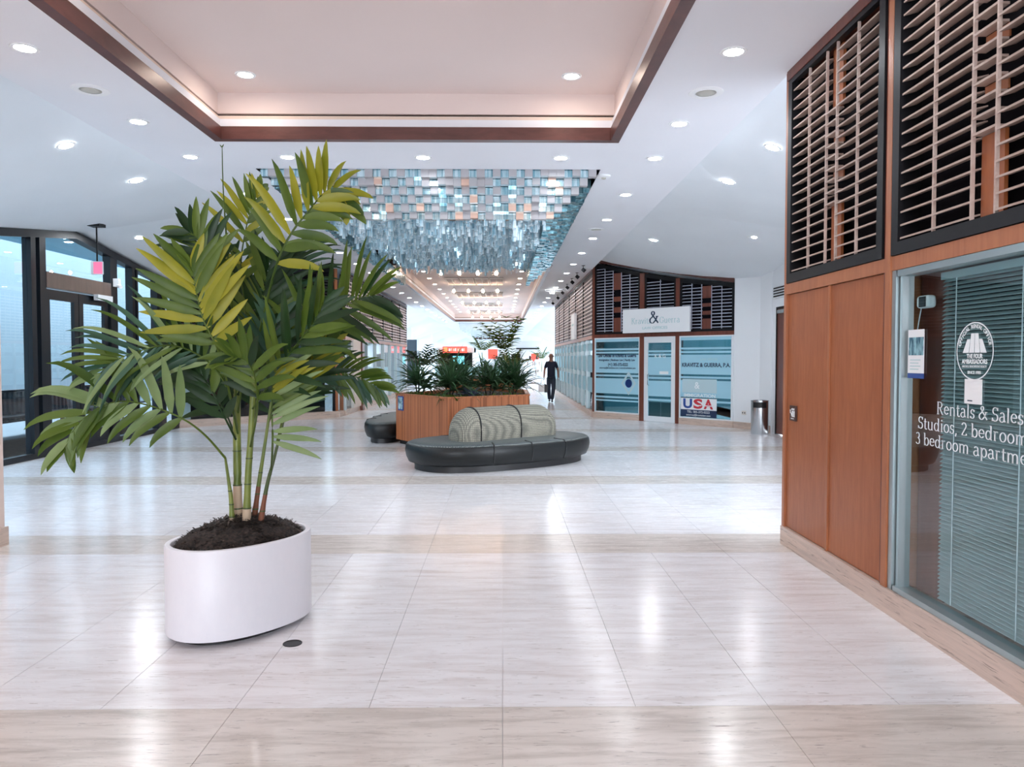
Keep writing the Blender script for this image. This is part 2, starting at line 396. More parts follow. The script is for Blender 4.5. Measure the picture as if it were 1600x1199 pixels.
# ------------------------------------------------------------------ chandelier of square tubes
chrome = mat('chandelier_grey_metal', (0.40, 0.39, 0.41), 0.42, 0.3)
chrome2 = mat('chandelier_copper_tinted', (0.62, 0.42, 0.34), 0.35, 0.6)
ice = mat('chandelier_ice_glass', (0.42, 0.66, 0.74), 0.12, 0.75)
teal = mat('chandelier_teal_glass', (0.13, 0.30, 0.36), 0.15, 0.7)
strand_m = mat('chandelier_pale_strand', (0.50, 0.70, 0.80), 0.25, 0.05)
for mm, a, b in ((ice, (0.22, 0.46, 0.55), (0.72, 0.90, 0.95)), (teal, (0.05, 0.15, 0.20), (0.30, 0.52, 0.58)), (strand_m, (0.30, 0.54, 0.66), (0.86, 0.96, 1.0))):
    v = coords(mm, 'World', (1, 1, 0.06)); lk(mm, ramp(mm, noise(mm, v, 34, 2), [(0.36, a), (0.62, b)]), P(mm).inputs['Base Color'])
CH = empty('tube_chandelier', (-0.92, 14.3, ZC), label='huge stepped chandelier of square metal and ice-blue glass tubes filling the ceiling bay', category='chandelier')
rec = empty('x')
bpy.data.objects.remove(rec)
MB().box(TW, TE, 9.52, 19.2, 4.40, 4.45).build('ceiling', M['dark'], kind=ST)  # lid coloured near-black so the gaps between strands look shaded
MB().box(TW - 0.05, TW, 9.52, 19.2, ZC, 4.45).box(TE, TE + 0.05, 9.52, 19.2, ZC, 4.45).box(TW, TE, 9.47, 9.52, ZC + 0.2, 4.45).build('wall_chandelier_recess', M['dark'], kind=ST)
ox, oy, oz = CH.location
NC = 42; cw = (TE - TW) / NC; steps = 6; dz = 0.088
tube_cache = {}
def big_tube(ht, m):
    k = (round(ht, 3), m.name)
    if k not in tube_cache:
        h = cw / 2 * 0.98; tube_cache[k] = MB().box(-h, h, -h, h, 0, ht).data('square_tube', m)
    return tube_cache[k]
cnt = 0
for j in range(steps):                    # front face, one object per tube
    for i in range(j, NC - j):
        x = TW + cw * (i + 0.5); yy = 9.52 + cw * (j + 0.5); zb = ZC - dz * (j + 1)
        odd = (i + j) % 2
        if R.random() < 0.07: odd = 1 - odd
        if odd: m = chrome if R.random() > 0.12 * (1 if j > 2 else 0.3) else chrome2; back = 0
        else: m = ice; back = 0.03
        zb += R.choice((0, 0, 0, 0.012, -0.01)) if odd else 0.0
        link('square_tube', big_tube(0.22, m), CH, (x - ox, yy + back - oy, zb - oz)); cnt += 1
rest = MB(); h = cw / 2 * 0.95            # the two long stepped sides (thin plates), joined: too many to count
JN = int((19.1 - 9.52) / cw)
for j in range(steps, JN):
    for k in range(steps):
        for side in (0, 1):
            i = k if side == 0 else NC - 1 - k
            x = TW + cw * (i + 0.5) - ox; yy = 9.52 + cw * (j + 0.5) - oy; zb = ZC - dz * (k + 1) - oz + R.uniform(-0.03, 0.02)
            rest.box(x - h, x + h, yy - h, yy + h * R.uniform(0.6, 1), zb, zb + 0.2)
rest.build('side_tubes', teal, CH, kind='stuff')
st = MB()
nx = 62; sw = 0.021; colo = [0.0] * nx
for j in range(78):
    yy = 9.52 + cw * steps + 0.03 + j * 0.115
    if yy > 18.95: break
    for i in range(nx):
        x = TW + cw * steps + (TE - TW - 2 * cw * steps) * (i + 0.5) / nx + R.uniform(-0.012, 0.012)
        wave = 0.045 * math.sin(i * 0.9 + j * 0.5) + 0.03 * math.sin(i * 0.37 - j * 0.8)
        colo[i] = colo[i] * 0.72 + R.gauss(0, 0.045); zb = 3.41 + 0.40 * (yy - 10.15) / 8.6 + wave + colo[i]
        if R.random() < 0.22: continue
        y2 = yy + R.uniform(-0.03, 0.03)
        st.box(x - sw - ox, x + sw - ox, y2 - sw - oy, y2 + sw - oy, zb - oz, zb + 0.42 - oz)
st.build('hanging_strands', strand_m, CH, kind='stuff')
MB().box(TW + 0.02 - ox, TE - 0.02 - ox, 9.53 - oy, 19.15 - oy, 4.33 - oz, 4.38 - oz).build('mounting_plate', M['dark'], CH)
lm_ = MB().lathe([(0.001, -0.05), (0.05, -0.03), (0.055, 0.02), (0.02, 0.06)], seg=10).box(-.006, .006, -.006, .006, .05, .45).data('added_inner_lamp', M['lampw'])  # lamps added among the strands to brighten the chandelier
for ix in range(3):
    for iy in range(5): link('added_inner_lamp', lm_, CH, (-1.25 + ix * 1.25, -3.3 + iy * 1.65, 0.0 - 0.02))
tips = MB()
for i in range(90):
    x = TW + 0.35 + (TE - TW - 0.7) * (i + 0.5) / 90 - ox
    for j in range(3):
        y2 = 18.75 + 0.12 * j - oy + R.uniform(-.03, .03); zb = 3.73 + R.uniform(-0.07, 0.08) - oz
        if R.random() < .5: tips.box(x - 0.009, x + 0.009, y2, y2 + 0.015, zb, zb + 0.4)
tips.build('clear_tip_rods', mat('clear_rod', (0.95, 0.93, 0.92), 0.4), CH, kind='stuff')
# second, distant one
C2 = empty('crystal_chandelier', (-0.92, 60, 4.2), label='distant pale crystal chandelier beyond the long warm tray', category='chandelier')
s2 = MB()
for j in range(26):
    for i in range(34):
        x = -2 + 4.0 * (i + 0.5) / 34; yy = -9 + j * 1.0; z = -0.45 + R.uniform(-0.25, 0.12)
        s2.box(x - 0.03, x + 0.03, yy - 0.03, yy + 0.03, z, 0.1)
s2.build('crystal_rods', mat('pale_crystal', (0.80, 0.86, 0.88), 0.2, 0.3), C2, kind='stuff')
MB().box(-2.1, 2.1, -9.8, 22, 0.1, 0.16).build('mounting_plate', M['cream'], C2)
MB().box(TW - 0.05, TE + 0.05, 81.8, 82.0, ZC - 0.3, 4.4).build('trim_3', M['trimwood'], kind=ST)

# grilles and bulb clusters in the far tray
gs = MB()
for k in range(9): gs.box(-0.21, 0.21, -0.98 + k * 0.235, -0.98 + k * 0.235 + 0.07, -0.03, -0.012)
gslat = gs.data('vent_slats', M['slat_far'])
gback = MB().box(-0.245, 0.245, -1.06, 1.06, -0.012, 0).data('vent_backing', M['dark'])
gfr = MB().box(-0.245, -0.215, -1.06, 1.06, -0.07, -0.012).box(0.215, 0.245, -1.06, 1.06, -0.07, -0.012).box(-0.215, 0.215, -1.06, -1.03, -0.07, -0.012).box(-0.215, 0.215, 1.03, 1.06, -0.07, -0.012).box(-0.012, 0.012, -1.03, 1.03, -0.07, -0.012).data('vent_frame', M['cream'])
for r_, yy in enumerate((27.8, 33.8, 40.2, 46.4)):
    for k in range(4):
        t = empty('ceiling_grille', (-1.80 + k * 0.53, yy, 4.42), label='dark ceiling grille in far tray, row %s from chandelier, %s from left' % (ORD[r_], ORD[k]), category='vent', group='dark grilles in the far tray')
        link('vent_backing', gback, t); link('vent_slats', gslat, t, kind='stuff'); link('vent_frame', gfr, t)
bulb_m = MB().lathe([(0.001, -0.06), (0.035, -0.045), (0.05, 0), (0.035, 0.045), (0.012, 0.07)], seg=12).data('bulb', M['bulb'])
sp = MB()
for k in range(14):
    a = k * 2.4; zz = -0.9 + 1.8 * k / 13; rr = math.sqrt(max(0, 1 - zz * zz))
    d = Vector((rr * math.cos(a), rr * math.sin(a), zz)); sp.tube([d * 0.055, d * 0.15], [0.006, 0.002], 4)
spk = sp.data('glass_spikes', mat('clear_spike', (0.95, 0.86, 0.80), 0.1, 0.4))
rod_m = MB().box(-0.008, 0.008, -0.008, 0.008, 0.06, 0.32).data('rod', M['alu'])
for r_, yy in enumerate((22.6, 28.6, 34.6, 41.0, 46.8)):
    for k in range(4):
        t = empty('starburst_lamp', (-1.83 + k * 0.55, yy, 4.10), label='glowing starburst bulb hanging in the far tray, %s row, %s from the left' % (ORD[r_], ORD[k]), category='lamp', group='starburst bulbs in the far tray')
        link('bulb', bulb_m, t, smooth=True); link('glass_spikes', spk, t, kind='stuff'); link('rod', rod_m, t)

# ------------------------------------------------------------------ lettering
def text(name, body, size, m, parent, loc, width=None, align='CENTER', rotz=0, depth=0.002, sx=1.0, bold=0.0, **tags):
    c_ = bpy.data.curves.new('t', 'FONT'); c_.body = body; c_.size = size; c_.align_x = align; c_.extrude = depth; c_.offset = bold
    c_.resolution_u = 3; c_.space_character = 1.0
    tmp = bpy.data.objects.new('t', c_); COL.objects.link(tmp); bpy.context.view_layer.update()
    d = bpy.data.meshes.new_from_object(tmp.evaluated_get(bpy.context.evaluated_depsgraph_get()))
    bpy.data.objects.remove(tmp)
    d.name = name; xs = [v.co.x for v in d.vertices]
    k = sx if width is None else width / max(1e-6, max(xs) - min(xs))
    for v in d.vertices: v.co = Vector((v.co.x * k, v.co.z, v.co.y))
    d.flip_normals(); d.materials.clear(); d.materials.append(m)
    o = link(name, d, parent, loc, **tags); o.rotation_euler = (0, 0, rotz); return o
def arc(cx, cy, rx, ry, a0, a1, n=10):
    return [(cx + rx * math.cos(math.radians(a0 + (a1 - a0) * i / n)), cy + ry * math.sin(math.radians(a0 + (a1 - a0) * i / n))) for i in range(n + 1)]
XH = 0.47
def ser(x, y, w_=0.07): return [(x - w_, y), (x + w_, y)]
G = {                                    # serif glyphs as pen strokes: (advance, strokes)
 'R': (0.66, [[(.14, 0), (.14, .7)], [(.05, .69), (.30, .69)] + arc(.30, .53, .19, .16, 90, -90) + [(.14, .37)], [(.30, .37), (.54, 0)], ser(.14, .01, .1), ser(.56, .01, .07)]),
 'S': (0.52, [arc(.26, .52, .17, .17, 30, 250) + arc(.25, .19, .19, .18, 70, -155), [(.42, .69), (.42, .54)], [(.06, .01), (.06, .17)]]),
 'e': (0.49, [[(.08, .27), (.42, .27)] + arc(.25, .26, .18, .21, 5, 320, 14)]),
 'n': (0.58, [[(.13, 0), (.13, XH)], [(.13, .36)] + arc(.29, .31, .15, .15, 150, 0, 7) + [(.44, 0)], ser(.13, .01), ser(.44, .01), [(.04, XH - .01), (.13, XH - .01)]]),
 'm': (0.87, [[(.13, 0), (.13, XH)], [(.13, .36)] + arc(.28, .31, .14, .15, 150, 0, 7) + [(.42, 0)], [(.42, .36)] + arc(.57, .31, .14, .15, 150, 0, 7) + [(.71, 0)], ser(.13, .01), ser(.42, .01), ser(.71, .01), [(.04, XH - .01), (.13, XH - .01)]]),
 't': (0.36, [[(.16, .62), (.16, .12)] + arc(.26, .11, .1, .1, 180, 320, 6), [(.03, XH - .02), (.32, XH - .02)]]),
 'a': (0.51, [arc(.23, .33, .14, .14, 150, 20, 7) + [(.38, .1), (.46, .02)], arc(.22, .13, .15, .13, 70, 340, 10), [(.24, .26), (.38, .28)]]),
 'l': (0.29, [[(.14, 0), (.14, .72)], ser(.14, .01, .08), [(.04, .71), (.14, .71)]]),
 'i': (0.29, [[(.14, 0), (.14, XH)], ser(.14, .01, .08), [(.05, XH - .01), (.14, XH - .01)], arc(.14, .64, .022, .022, 0, 360, 8)]),
 's': (0.42, [arc(.21, .35, .12, .12, 30, 250, 8) + arc(.20, .125, .13, .12, 70, -155, 8), [(.33, .46), (.33, .36)], [(.06, .01), (.06, .12)]]),
 'u': (0.58, [[(.12, XH), (.12, .15)] + arc(.27, .15, .15, .15, 180, 330, 7), [(.43, XH), (.43, 0)], [(.03, XH - .01), (.12, XH - .01)], [(.34, XH - .01), (.43, XH - .01)], [(.43, .01), (.51, .01)]]),
 'd': (0.56, [arc(.24, .235, .17, .225, 20, 340, 14), [(.42, 0), (.42, .72)], [(.32, .71), (.42, .71)], [(.42, .01), (.51, .01)]]),
 'b': (0.56, [arc(.31, .235, .17, .225, -160, 160, 14), [(.13, 0), (.13, .72)], [(.04, .71), (.13, .71)]]),
 'p': (0.56, [arc(.31, .235, .17, .225, -160, 160, 14), [(.13, -.2), (.13, XH)], [(.04, XH - .01), (.13, XH - .01)], ser(.13, -.19, .08)]),
 'o': (0.52, [arc(.26, .235, .19, .225, 0, 360, 16)]),
 'r': (0.42, [[(.13, 0), (.13, XH)], [(.13, .33)] + arc(.26, .33, .12, .13, 160, 50, 5), ser(.13, .01, .08), [(.04, XH - .01), (.13, XH - .01)]]),
 ',': (0.24, [[(.11, .06), (.12, .01), (.07, -.12)]]),
 '2': (0.50, [arc(.24, .52, .16, .17, 165, -20, 9) + [(.08, .03)], [(.07, .03), (.43, .03)], [(.43, .03), (.43, .12)]]),
 '3': (0.50, [arc(.23, .53, .15, .155, 150, -90, 9) + arc(.23, .19, .18, .18, 90, -150, 10)]),
 '&': (0.74, [[(.66, .02), (.22, .52)] + arc(.29, .58, .1, .11, 200, -60, 9) + [(.2, .33)] + arc(.24, .17, .17, .16, 120, 300, 8) + [(.5, .2), (.58, .4)], [(.48, .4), (.68, .4)]]),
 'K': (.64, [[(.14, 0), (.14, .7)], [(.52, .69), (.16, .33)], [(.26, .43), (.56, 0)], ser(.14, .01, .1), ser(.14, .69, .1), ser(.54, .01, .08), ser(.5, .69, .07)]),
 'v': (.5, [[(.07, XH), (.25, 0)], [(.25, 0), (.42, XH)], ser(.08, XH - .01, .07), ser(.42, XH - .01, .06)]),
 'z': (.45, [[(.07, XH - .02), (.38, XH - .02)], [(.37, XH), (.07, 0)], [(.07, .02), (.40, .02)]]),
 'G': (.72, [arc(.38, .35, .29, .34, 40, 330, 16), [(.6, .3), (.6, .06)], ser(.6, .3, .09), [(.61, .68), (.61, .5)]]),
 ' ': (0.26, []),
}
def serif(name, body, size, m, parent, loc, width=None, thick=0.095, thin=0.038, **tags):
    mb = MB(); x0 = 0
    for ch in body:
        adv, strokes = G[ch]
        for s in strokes:
            L_, R_ = [], []
            for i, p in enumerate(s):
                a = Vector(s[max(i-1, 0)]); b = Vector(s[min(i+1, len(s)-1)]); t = b - a
                if t.length < 1e-6: t = Vector((1, 0))
                t.normalize(); wd = math.hypot(thick * t.y, thin * t.x) / 2
                n = Vector((-t.y, t.x)) * wd; q = Vector(p)
                L_.append(q + n); R_.append(q - n)
            for i in range(len(s) - 1):
                quad = [L_[i], L_[i+1], R_[i+1], R_[i]]
                mb.poly([((x0 + q.x) * size, -0.0015, q.y * size) for q in quad])
        x0 += adv
    k = 1 if width is None else width / (x0 * size)
    mb.v = [(v[0] * k, v[1], v[2]) for v in mb.v]
    return mb.build(name, m, parent, loc, **tags)

# ------------------------------------------------------------------ louvre screens
def louvre_fine(parent, x0, x1, z0, z1, cols, sp_=0.077, wood_cols=(), m=None, mesh_key={}):
    """near screen: black border, thin uprights and every blade an object; cols = list of column widths (negative = block column)"""
    b = 0.075
    MB().box(x0, x1, 0.12, 0.16, z0, z1).build('backing', M['dark'], parent)
    fr = MB().box(x0, x0 + b, -0.012, 0.12, z0, z1).box(x1 - b, x1, -0.012, 0.12, z0, z1).box(x0 + b, x1 - b, -0.012, 0.12, z0, z0 + b).box(x0 + b, x1 - b, -0.012, 0.03, z1 - b * 0.5, z1)
    fr.build('frame', M['black'], parent)
    xa, xb, za, zb = x0 + b, x1 - b, z0 + b, z1 - b * 0.5
    tot = sum(abs(c_) for c_ in cols); x = xa; n = int((zb - za - .03) / sp_) + 1
    for ci, c_ in enumerate(cols):
        wd = abs(c_) / tot * (xb - xa); xc0, xc1 = x + 0.006, x + wd - 0.006
        if ci: MB().box(x - 0.006, x + 0.006, 0.0, 0.018, za, zb).build('upright', M['slat'], parent)
        if c_ > 0:
            key = (round(xc1 - xc0, 3))
            if key not in mesh_key:
                s = MB(); L = xc1 - xc0
                s.loft([[(0, 0.0, -0.006), (0, 0.0, 0.005), (0, 0.085, 0.026), (0, 0.085, 0.018)], [(L, 0.0, -0.006), (L, 0.0, 0.005), (L, 0.085, 0.026), (L, 0.085, 0.018)]])
                mesh_key[key] = s.data('slat', M['slat'])
            for k in range(n):
                o = link('slat', mesh_key[key], parent, (xc0, 0.0, za + 0.02 + k * sp_))
        else:
            # centre column: solid wood blocks above and below, open cells between
            zl, zh = za + (zb - za) * 0.27, za + (zb - za) * 0.72
            MB().box(xc0, xc1, 0.05, 0.07, za, zl).build('wood_block', M['redwood'] if ci % 2 else M['panelwood'], parent)
            MB().box(xc0, xc1, 0.05, 0.07, zh, zb).build('wood_block', M['panelwood'], parent)
            key = (round(xc1 - xc0, 3), 'c')
            if key not in mesh_key: mesh_key[key] = MB().box(0, xc1 - xc0, 0.0, 0.06, 0, 0.012).data('cell_shelf', M['slat'])
            for k in range(9): link('cell_shelf', mesh_key[key], parent, (xc0, 0, zl + 0.004 + k * (zh - zl) / 8.4))
            for k in (2, 5): MB().box(xc0, xc1, 0.06, 0.07, zl + k * (zh - zl) / 8.4 + 0.02, zl + (k + 1) * (zh - zl) / 8.4).build('wood_block', M['postwood'], parent)
        x += wd
def louvre_far(parent, x0, x1, z0, ztop, ncol, blocks=(), m=None, sp_=0.077, b=0.06, edge=None, dep=0.05, hf=0.006):
    """distant screen; ztop(x) gives the top edge. Blades are a few pixels thin: joined"""
    m = m or M['slat_far']
    za, zb = ztop(x0), ztop(x1)
    MB().prism([(x0, 0.10), (x1, 0.10), (x1, 0.13), (x0, 0.13)], z0, [za, zb, zb, za]).build('backing', M['dark'], parent)
    fr = MB().box(x0, x1, -0.01, 0.10, z0, z0 + b)
    fr.prism([(x0, -0.01), (x0 + b, -0.01), (x0 + b, 0.1), (x0, 0.1)], z0 + b, [za, ztop(x0 + b), ztop(x0 + b), za])
    fr.prism([(x1 - b, -0.01), (x1, -0.01), (x1, 0.1), (x1 - b, 0.1)], z0 + b, [ztop(x1 - b), zb, zb, ztop(x1 - b)])
    fr.prism([(x0 + b, -0.01), (x1 - b, -0.01), (x1 - b, 0.1), (x0 + b, 0.1)], [ztop(x0 + b) - b * 1.6, ztop(x1 - b) - b * 1.6, ztop(x1 - b) - b * 1.6, ztop(x0 + b) - b * 1.6], [ztop(x0 + b), ztop(x1 - b), ztop(x1 - b), ztop(x0 + b)])
    fr.build('frame', edge or M['black'], parent)
    s = MB(); u = MB(); cwid = (x1 - x0 - 2 * b) / ncol
    for i in range(ncol):
        xa, xb = x0 + b + i * cwid, x0 + b + (i + 1) * cwid
        if i: 
            zt = ztop(xa) - b; u.box(xa - 0.006, xa + 0.006, -0.004, 0.012, z0 + b, zt)
        if i in blocks: continue
        z = z0 + b + 0.03
        while z < min(ztop(xa), ztop(xb)) - b * 1.6:
            s.loft([[(xa, 0.0, z - hf), (xa, 0.0, z + hf), (xa, dep, z + .6 * hf + dep * .3), (xa, dep, z - .4 * hf + dep * .3)], [(xb, 0.0, z - hf), (xb, 0.0, z + hf), (xb, dep, z + .6 * hf + dep * .3), (xb, dep, z - .4 * hf + dep * .3)]])
            z += sp_
        
    s.build('slats', m, parent, kind='stuff')
    if ncol > 1: u.build('uprights', m, parent, kind='stuff')
    for i in blocks:
        xa, xb = x0 + b + i * cwid + 0.01, x0 + b + (i + 1) * cwid - 0.01; zt = min(ztop(xa), ztop(xb)) - b * 1.6
        hh = zt - z0 - b
        for (f0, f1) in ((0.0, 0.24), (0.33, 0.42), (0.52, 0.6), (0.72, 1.0)):
            MB().box(xa, xb, 0.02, 0.04, z0 + b + hh * f0, z0 + b + hh * f1).build('wood_block', M['redwood'], parent)

# ------------------------------------------------------------------ near right shop front (x = 2.37)
loc, rot, L = frame_at((2.37, 6.33), (2.37, -9))
WR = MB().box(0, L, 0.20, 0.3, 0, 4.2).build('wall_right', M['dark'], kind=ST); WR.location = loc; WR.rotation_euler.z = rot
MB().box(-0.0, L, -0.015, 0.2, 0, 0.155).build('baseboard_right', M['base'], kind=ST)
o = COL.objects[-1]; o.location = loc; o.rotation_euler.z = rot
def rp(name, mb, m, **k): return mb.build(name, m, WR, **k)
rp('corner_post', MB().box(0, 0.05, -0.005, 0.2, 0.155, 3.93), M['postwood'])
rp('top_rail', MB().box(0.05, L, -0.02, 0.2, 3.85, 3.928), M['redwood'])
rp('middle_rail', MB().box(0.05, 7, -0.005, 0.2, 2.10, 2.185), M['postwood'])
post_y = 1.70                              # post between the two bays, along the wall
rp('wood_panel', MB().box(0.055, 0.845, 0.012, 0.03, 0.16, 2.095), M['panelwood'])
rp('wood_panel', MB().box(0.875, post_y - 0.03, 0.012, 0.03, 0.16, 2.095), M['panelwood'])
rp('panel_strip', MB().box(0.847, 0.873, 0.0, 0.03, 0.157, 2.098), M['postwood'])
rp('mullion', MB().box(post_y - 0.015, post_y + 0.045, -0.012, 0.2, 0.157, 3.85), M['postwood'])
rp('mullion', MB().box(post_y - 0.055, post_y - 0.017, 0.002, 0.2, 0.157, 3.85), M['redwood'])
S1 = empty('louvre_screen', (0, 0, 0), label='tall wooden louvre screen above the plain brown wall panels', category='louvre', group='wooden louvre screens on the near right wall')
S1.location = loc; S1.rotation_euler.z = rot
louvre_fine(S1, 0.06, post_y - 0.06, 2.19, 3.85, [1, 1, -0.55, 1, 1])
S2 = empty('louvre_screen', (0, 0, 0), label='large wooden louvre screen above the shop window with lettering', category='louvre', group='wooden louvre screens on the near right wall')
S2.location = loc; S2.rotation_euler.z = rot
louvre_fine(S2, post_y + 0.05, post_y + 1.75, 2.19, 3.85, [1, 1, -0.55, 1, 1])
S3 = empty('louvre_screen', (0, 0, 0), label='wooden louvre screen at the right edge beside the lettered window, nearest the camera', category='louvre', group='wooden louvre screens on the near right wall')
S3.location = loc; S3.rotation_euler.z = rot
louvre_far(S3, post_y + 1.82, post_y + 3.5, 2.19, lambda x: 3.85, 4, m=M['slat'])
# the shop window
wx0, wx1 = post_y + 0.05, post_y + 4.2
W1 = MB().box(wx0 + 0.06, wx1 - 0.05, 0.055, 0.061, 0.19, 2.06).build('window_1', M['fglass'], kind=ST); W1.location = loc; W1.rotation_euler.z = rot
MB().box(wx0, wx0 + 0.045, 0.0, 0.10, 0.157, 2.098).box(wx0 + 0.06, wx1, 0.0, 0.1, 2.06, 2.098).box(wx0 + 0.06, wx1, 0.0, 0.1, 0.157, 0.19).build('window_frame', M['alu'], W1)
MB().box(wx0 + 0.06, wx0 + 0.085, 0.02, 0.09, 0.19, 2.06).build('inner_stile', M['alu'], W1)
BL = empty('window_blind', (0, 0, 0), label='closed teal-grey venetian blind behind the lettered shop window', category='blind'); BL.location = loc; BL.rotation_euler.z = rot
s = MB(); zz = 0.2
while zz < 2.0:
    s.loft([[(x_, 0.112, zz), (x_, 0.113, zz + 0.002), (x_, 0.136, zz + 0.021), (x_, 0.136, zz + 0.019)] for x_ in (wx0 + 0.34, wx1)]); zz += 0.023
s.build('slats', M['blind'], BL, kind='stuff')
MB().box(wx0 + 0.34, wx1, 0.10, 0.135, 2.01, 2.05).build('head_rail', M['blind'], BL)
for cx in (wx0 + 0.47, wx0 + 1.0, wx0 + 1.9): MB().box(cx, cx + 0.003, 0.108, 0.112, 0.2, 2.02).build('ladder_cord', M['whitemetal'], BL)
MB().box(wx0 + 0.02, wx0 + 0.30, 0.17, 0.19, 0.16, 2.09).build('wall_right_return', M['redwood'], kind=ST)
o = COL.objects[-1]; o.location = loc; o.rotation_euler.z = rot
def yx(u, v, X=2.37):                     # photo survey -> position along this wall, height
    q = at(u, v, X=X + 0.05); return 6.33 - q.y, q.z
def deco(name, parent=None, **t):
    o = empty(name, **t); o.location = loc; o.rotation_euler.z = rot; return o
# lettering
def line_w(u0, u1): return yx(u1, 660)[0] - yx(u0, 660)[0]
for (body, u0, v0, wd) in (('Rentals & Sales', 1463, 647, line_w(1463, 1600)), ('Studios, 2 bedroom', 1434, 669, line_w(1434, 1608)), ('3 bedroom apartments', 1430, 693, line_w(1430, 1600) * 1.19)):
    ax, az = yx(u0, v0); serif('lettering', body, 0.098, M['text_w'], W1, (ax, 0.052, az), width=wd)
# round logo
lx, lz = yx(1523, 549)
ex = empty('window_emblem', label='white oval shop emblem with towers printed on the right window glass', category='sign')
ex.location = Vector(loc) + Matrix.Rotation(rot, 3, 'Z') @ Vector((lx, 0.050, lz)); ex.rotation_euler.z = rot
EW, EH = 0.152, 0.150
def oval(a, b, n=48): return [(a * math.cos(2*PI*i/n), b * math.sin(2*PI*i/n)) for i in range(n)]
for (r1, r0) in ((1.0, 0.955), (0.915, 0.90)):
    s = MB(); A_, B_ = oval(EW * r1, EH * r1), oval(EW * r0, EH * r0)
    for i in range(48):
        j = (i + 1) % 48; s.poly([(A_[i][0], -0.0015, A_[i][1]), (B_[i][0], -0.0015, B_[i][1]), (B_[j][0], -0.0015, B_[j][1]), (A_[j][0], -0.0015, A_[j][1])])
    if r1 == 1.0: s.build('oval_ring', M['text_w'], ex)
for (x0, x1, xt0, xt1, h_) in ((-0.098, -0.048, -0.062, -0.036, 0.062), (-0.044, -0.002, -0.03, -0.001, 0.092), (0.002, 0.044, 0.001, 0.03, 0.092), (0.048, 0.098, 0.036, 0.062, 0.062)):
    MB().poly([(x0, -0.0015, -0.008), (x1, -0.0015, -0.008), (xt1, -0.0015, h_), (xt0, -0.0015, h_)]).build('tower', M['text_w'], ex)
text('lettering', 'THE FOUR', 0.032, M['text_w'], ex, (0, -0.001, -0.036), width=0.13, depth=0.0004, bold=0.0008)
text('lettering', 'AMBASSADORS', 0.032, M['text_w'], ex, (0, -0.001, -0.064), width=0.21, depth=0.0004, bold=0.0008)
text('lettering', 'BRICKELL BEACHFRONT REALTY', 0.017, M['text_w'], ex, (0, -0.001, -0.084), width=0.20, depth=0.0004)
text('lettering', 'SINCE 1985', 0.022, M['text_w'], ex, (0, -0.001, -0.117), width=0.11, depth=0.0004, bold=0.0004)
word = 'OFFICIAL RENTAL OFFICE'
for i, ch in enumerate(word):
    if ch == ' ': continue
    a = math.radians(163 - 146 * i / (len(word) - 1))
    o = text('letter', ch, 0.028, M['text_w'], ex, (EW * 0.79 * math.cos(a), -0.001, EH * 0.79 * math.sin(a)), depth=0.0004, bold=0.0006); o.rotation_euler = (0, -(a - PI/2), 0)
# white sticker below it, notice, camera
sx_, sz_ = yx(1521, 611)
t = deco('window_sticker', label='small white square sticker under the oval emblem on the right window', category='sticker')
MB().box(sx_ - 0.072, sx_ + 0.07, 0.048, 0.051, sz_ - 0.068, sz_ + 0.06).build('card', M['white_p'], t)
MB().box(sx_ - .045, sx_ - .005, .0472, .048, sz_ - .055, sz_ - .049).build('print_line', M['text_d'], t)
nx_, nz = yx(1432, 550)
t = deco('notice', label='printed notice with a blue city photo taped on the right window', category='poster')
MB().box(nx_ - 0.085, nx_ + 0.085, 0.046, 0.048, nz - 0.125, nz + 0.13).build('sheet', M['white_p'], t)
pm = mat('notice_photo', (0.1, 0.3, 0.4), 0.5); v = coords(pm, 'Object', (40, 1, 14)); lk(pm, ramp(pm, noise(pm, v, 1, 3), [(0.4, (0.02, 0.10, 0.16)), (0.6, (0.30, 0.55, 0.62))]), P(pm).inputs['Base Color'])
MB().box(nx_ - 0.075, nx_ + 0.08, 0.044, 0.046, nz - 0.02, nz + 0.085).build('photo', pm, t)
for k in range(4): MB().box(nx_ - 0.06, nx_ + 0.05 - 0.02 * (k % 2), 0.0445, 0.046, nz - 0.05 - k * 0.018, nz - 0.045 - k * 0.018).build('print_line', M['text_g'], t)
MB().box(nx_ - 0.085, nx_ + 0.085, 0.046, 0.049, nz - 0.155, nz - 0.126).build('blue_border', M['blue'], t)
cx_, cz_ = yx(1435, 472)
t = deco('security_camera', label='small white camera stuck inside the right window above the notice', category='camera')
b = MB().box(cx_ - 0.06, cx_ + 0.055, 0.066, 0.13, cz_ - 0.036, cz_ + 0.038).build('housing', M['white_p'], t); bevel(b, 0.02, 3)
b = MB().box(cx_ - 0.022, cx_ + 0.05, 0.0625, 0.066, cz_ - 0.03, cz_ + 0.03).build('lens_window', M['blackplastic'], t); bevel(b, 0.0015, 1)
MB().tube([(cx_ - 0.02, 0.08, cz_ - 0.03), (cx_ - 0.03, 0.075, cz_ - 0.09), (cx_ - 0.04, 0.07, nz + 0.13)], 0.003).build('cable', M['whitemetal'], t)
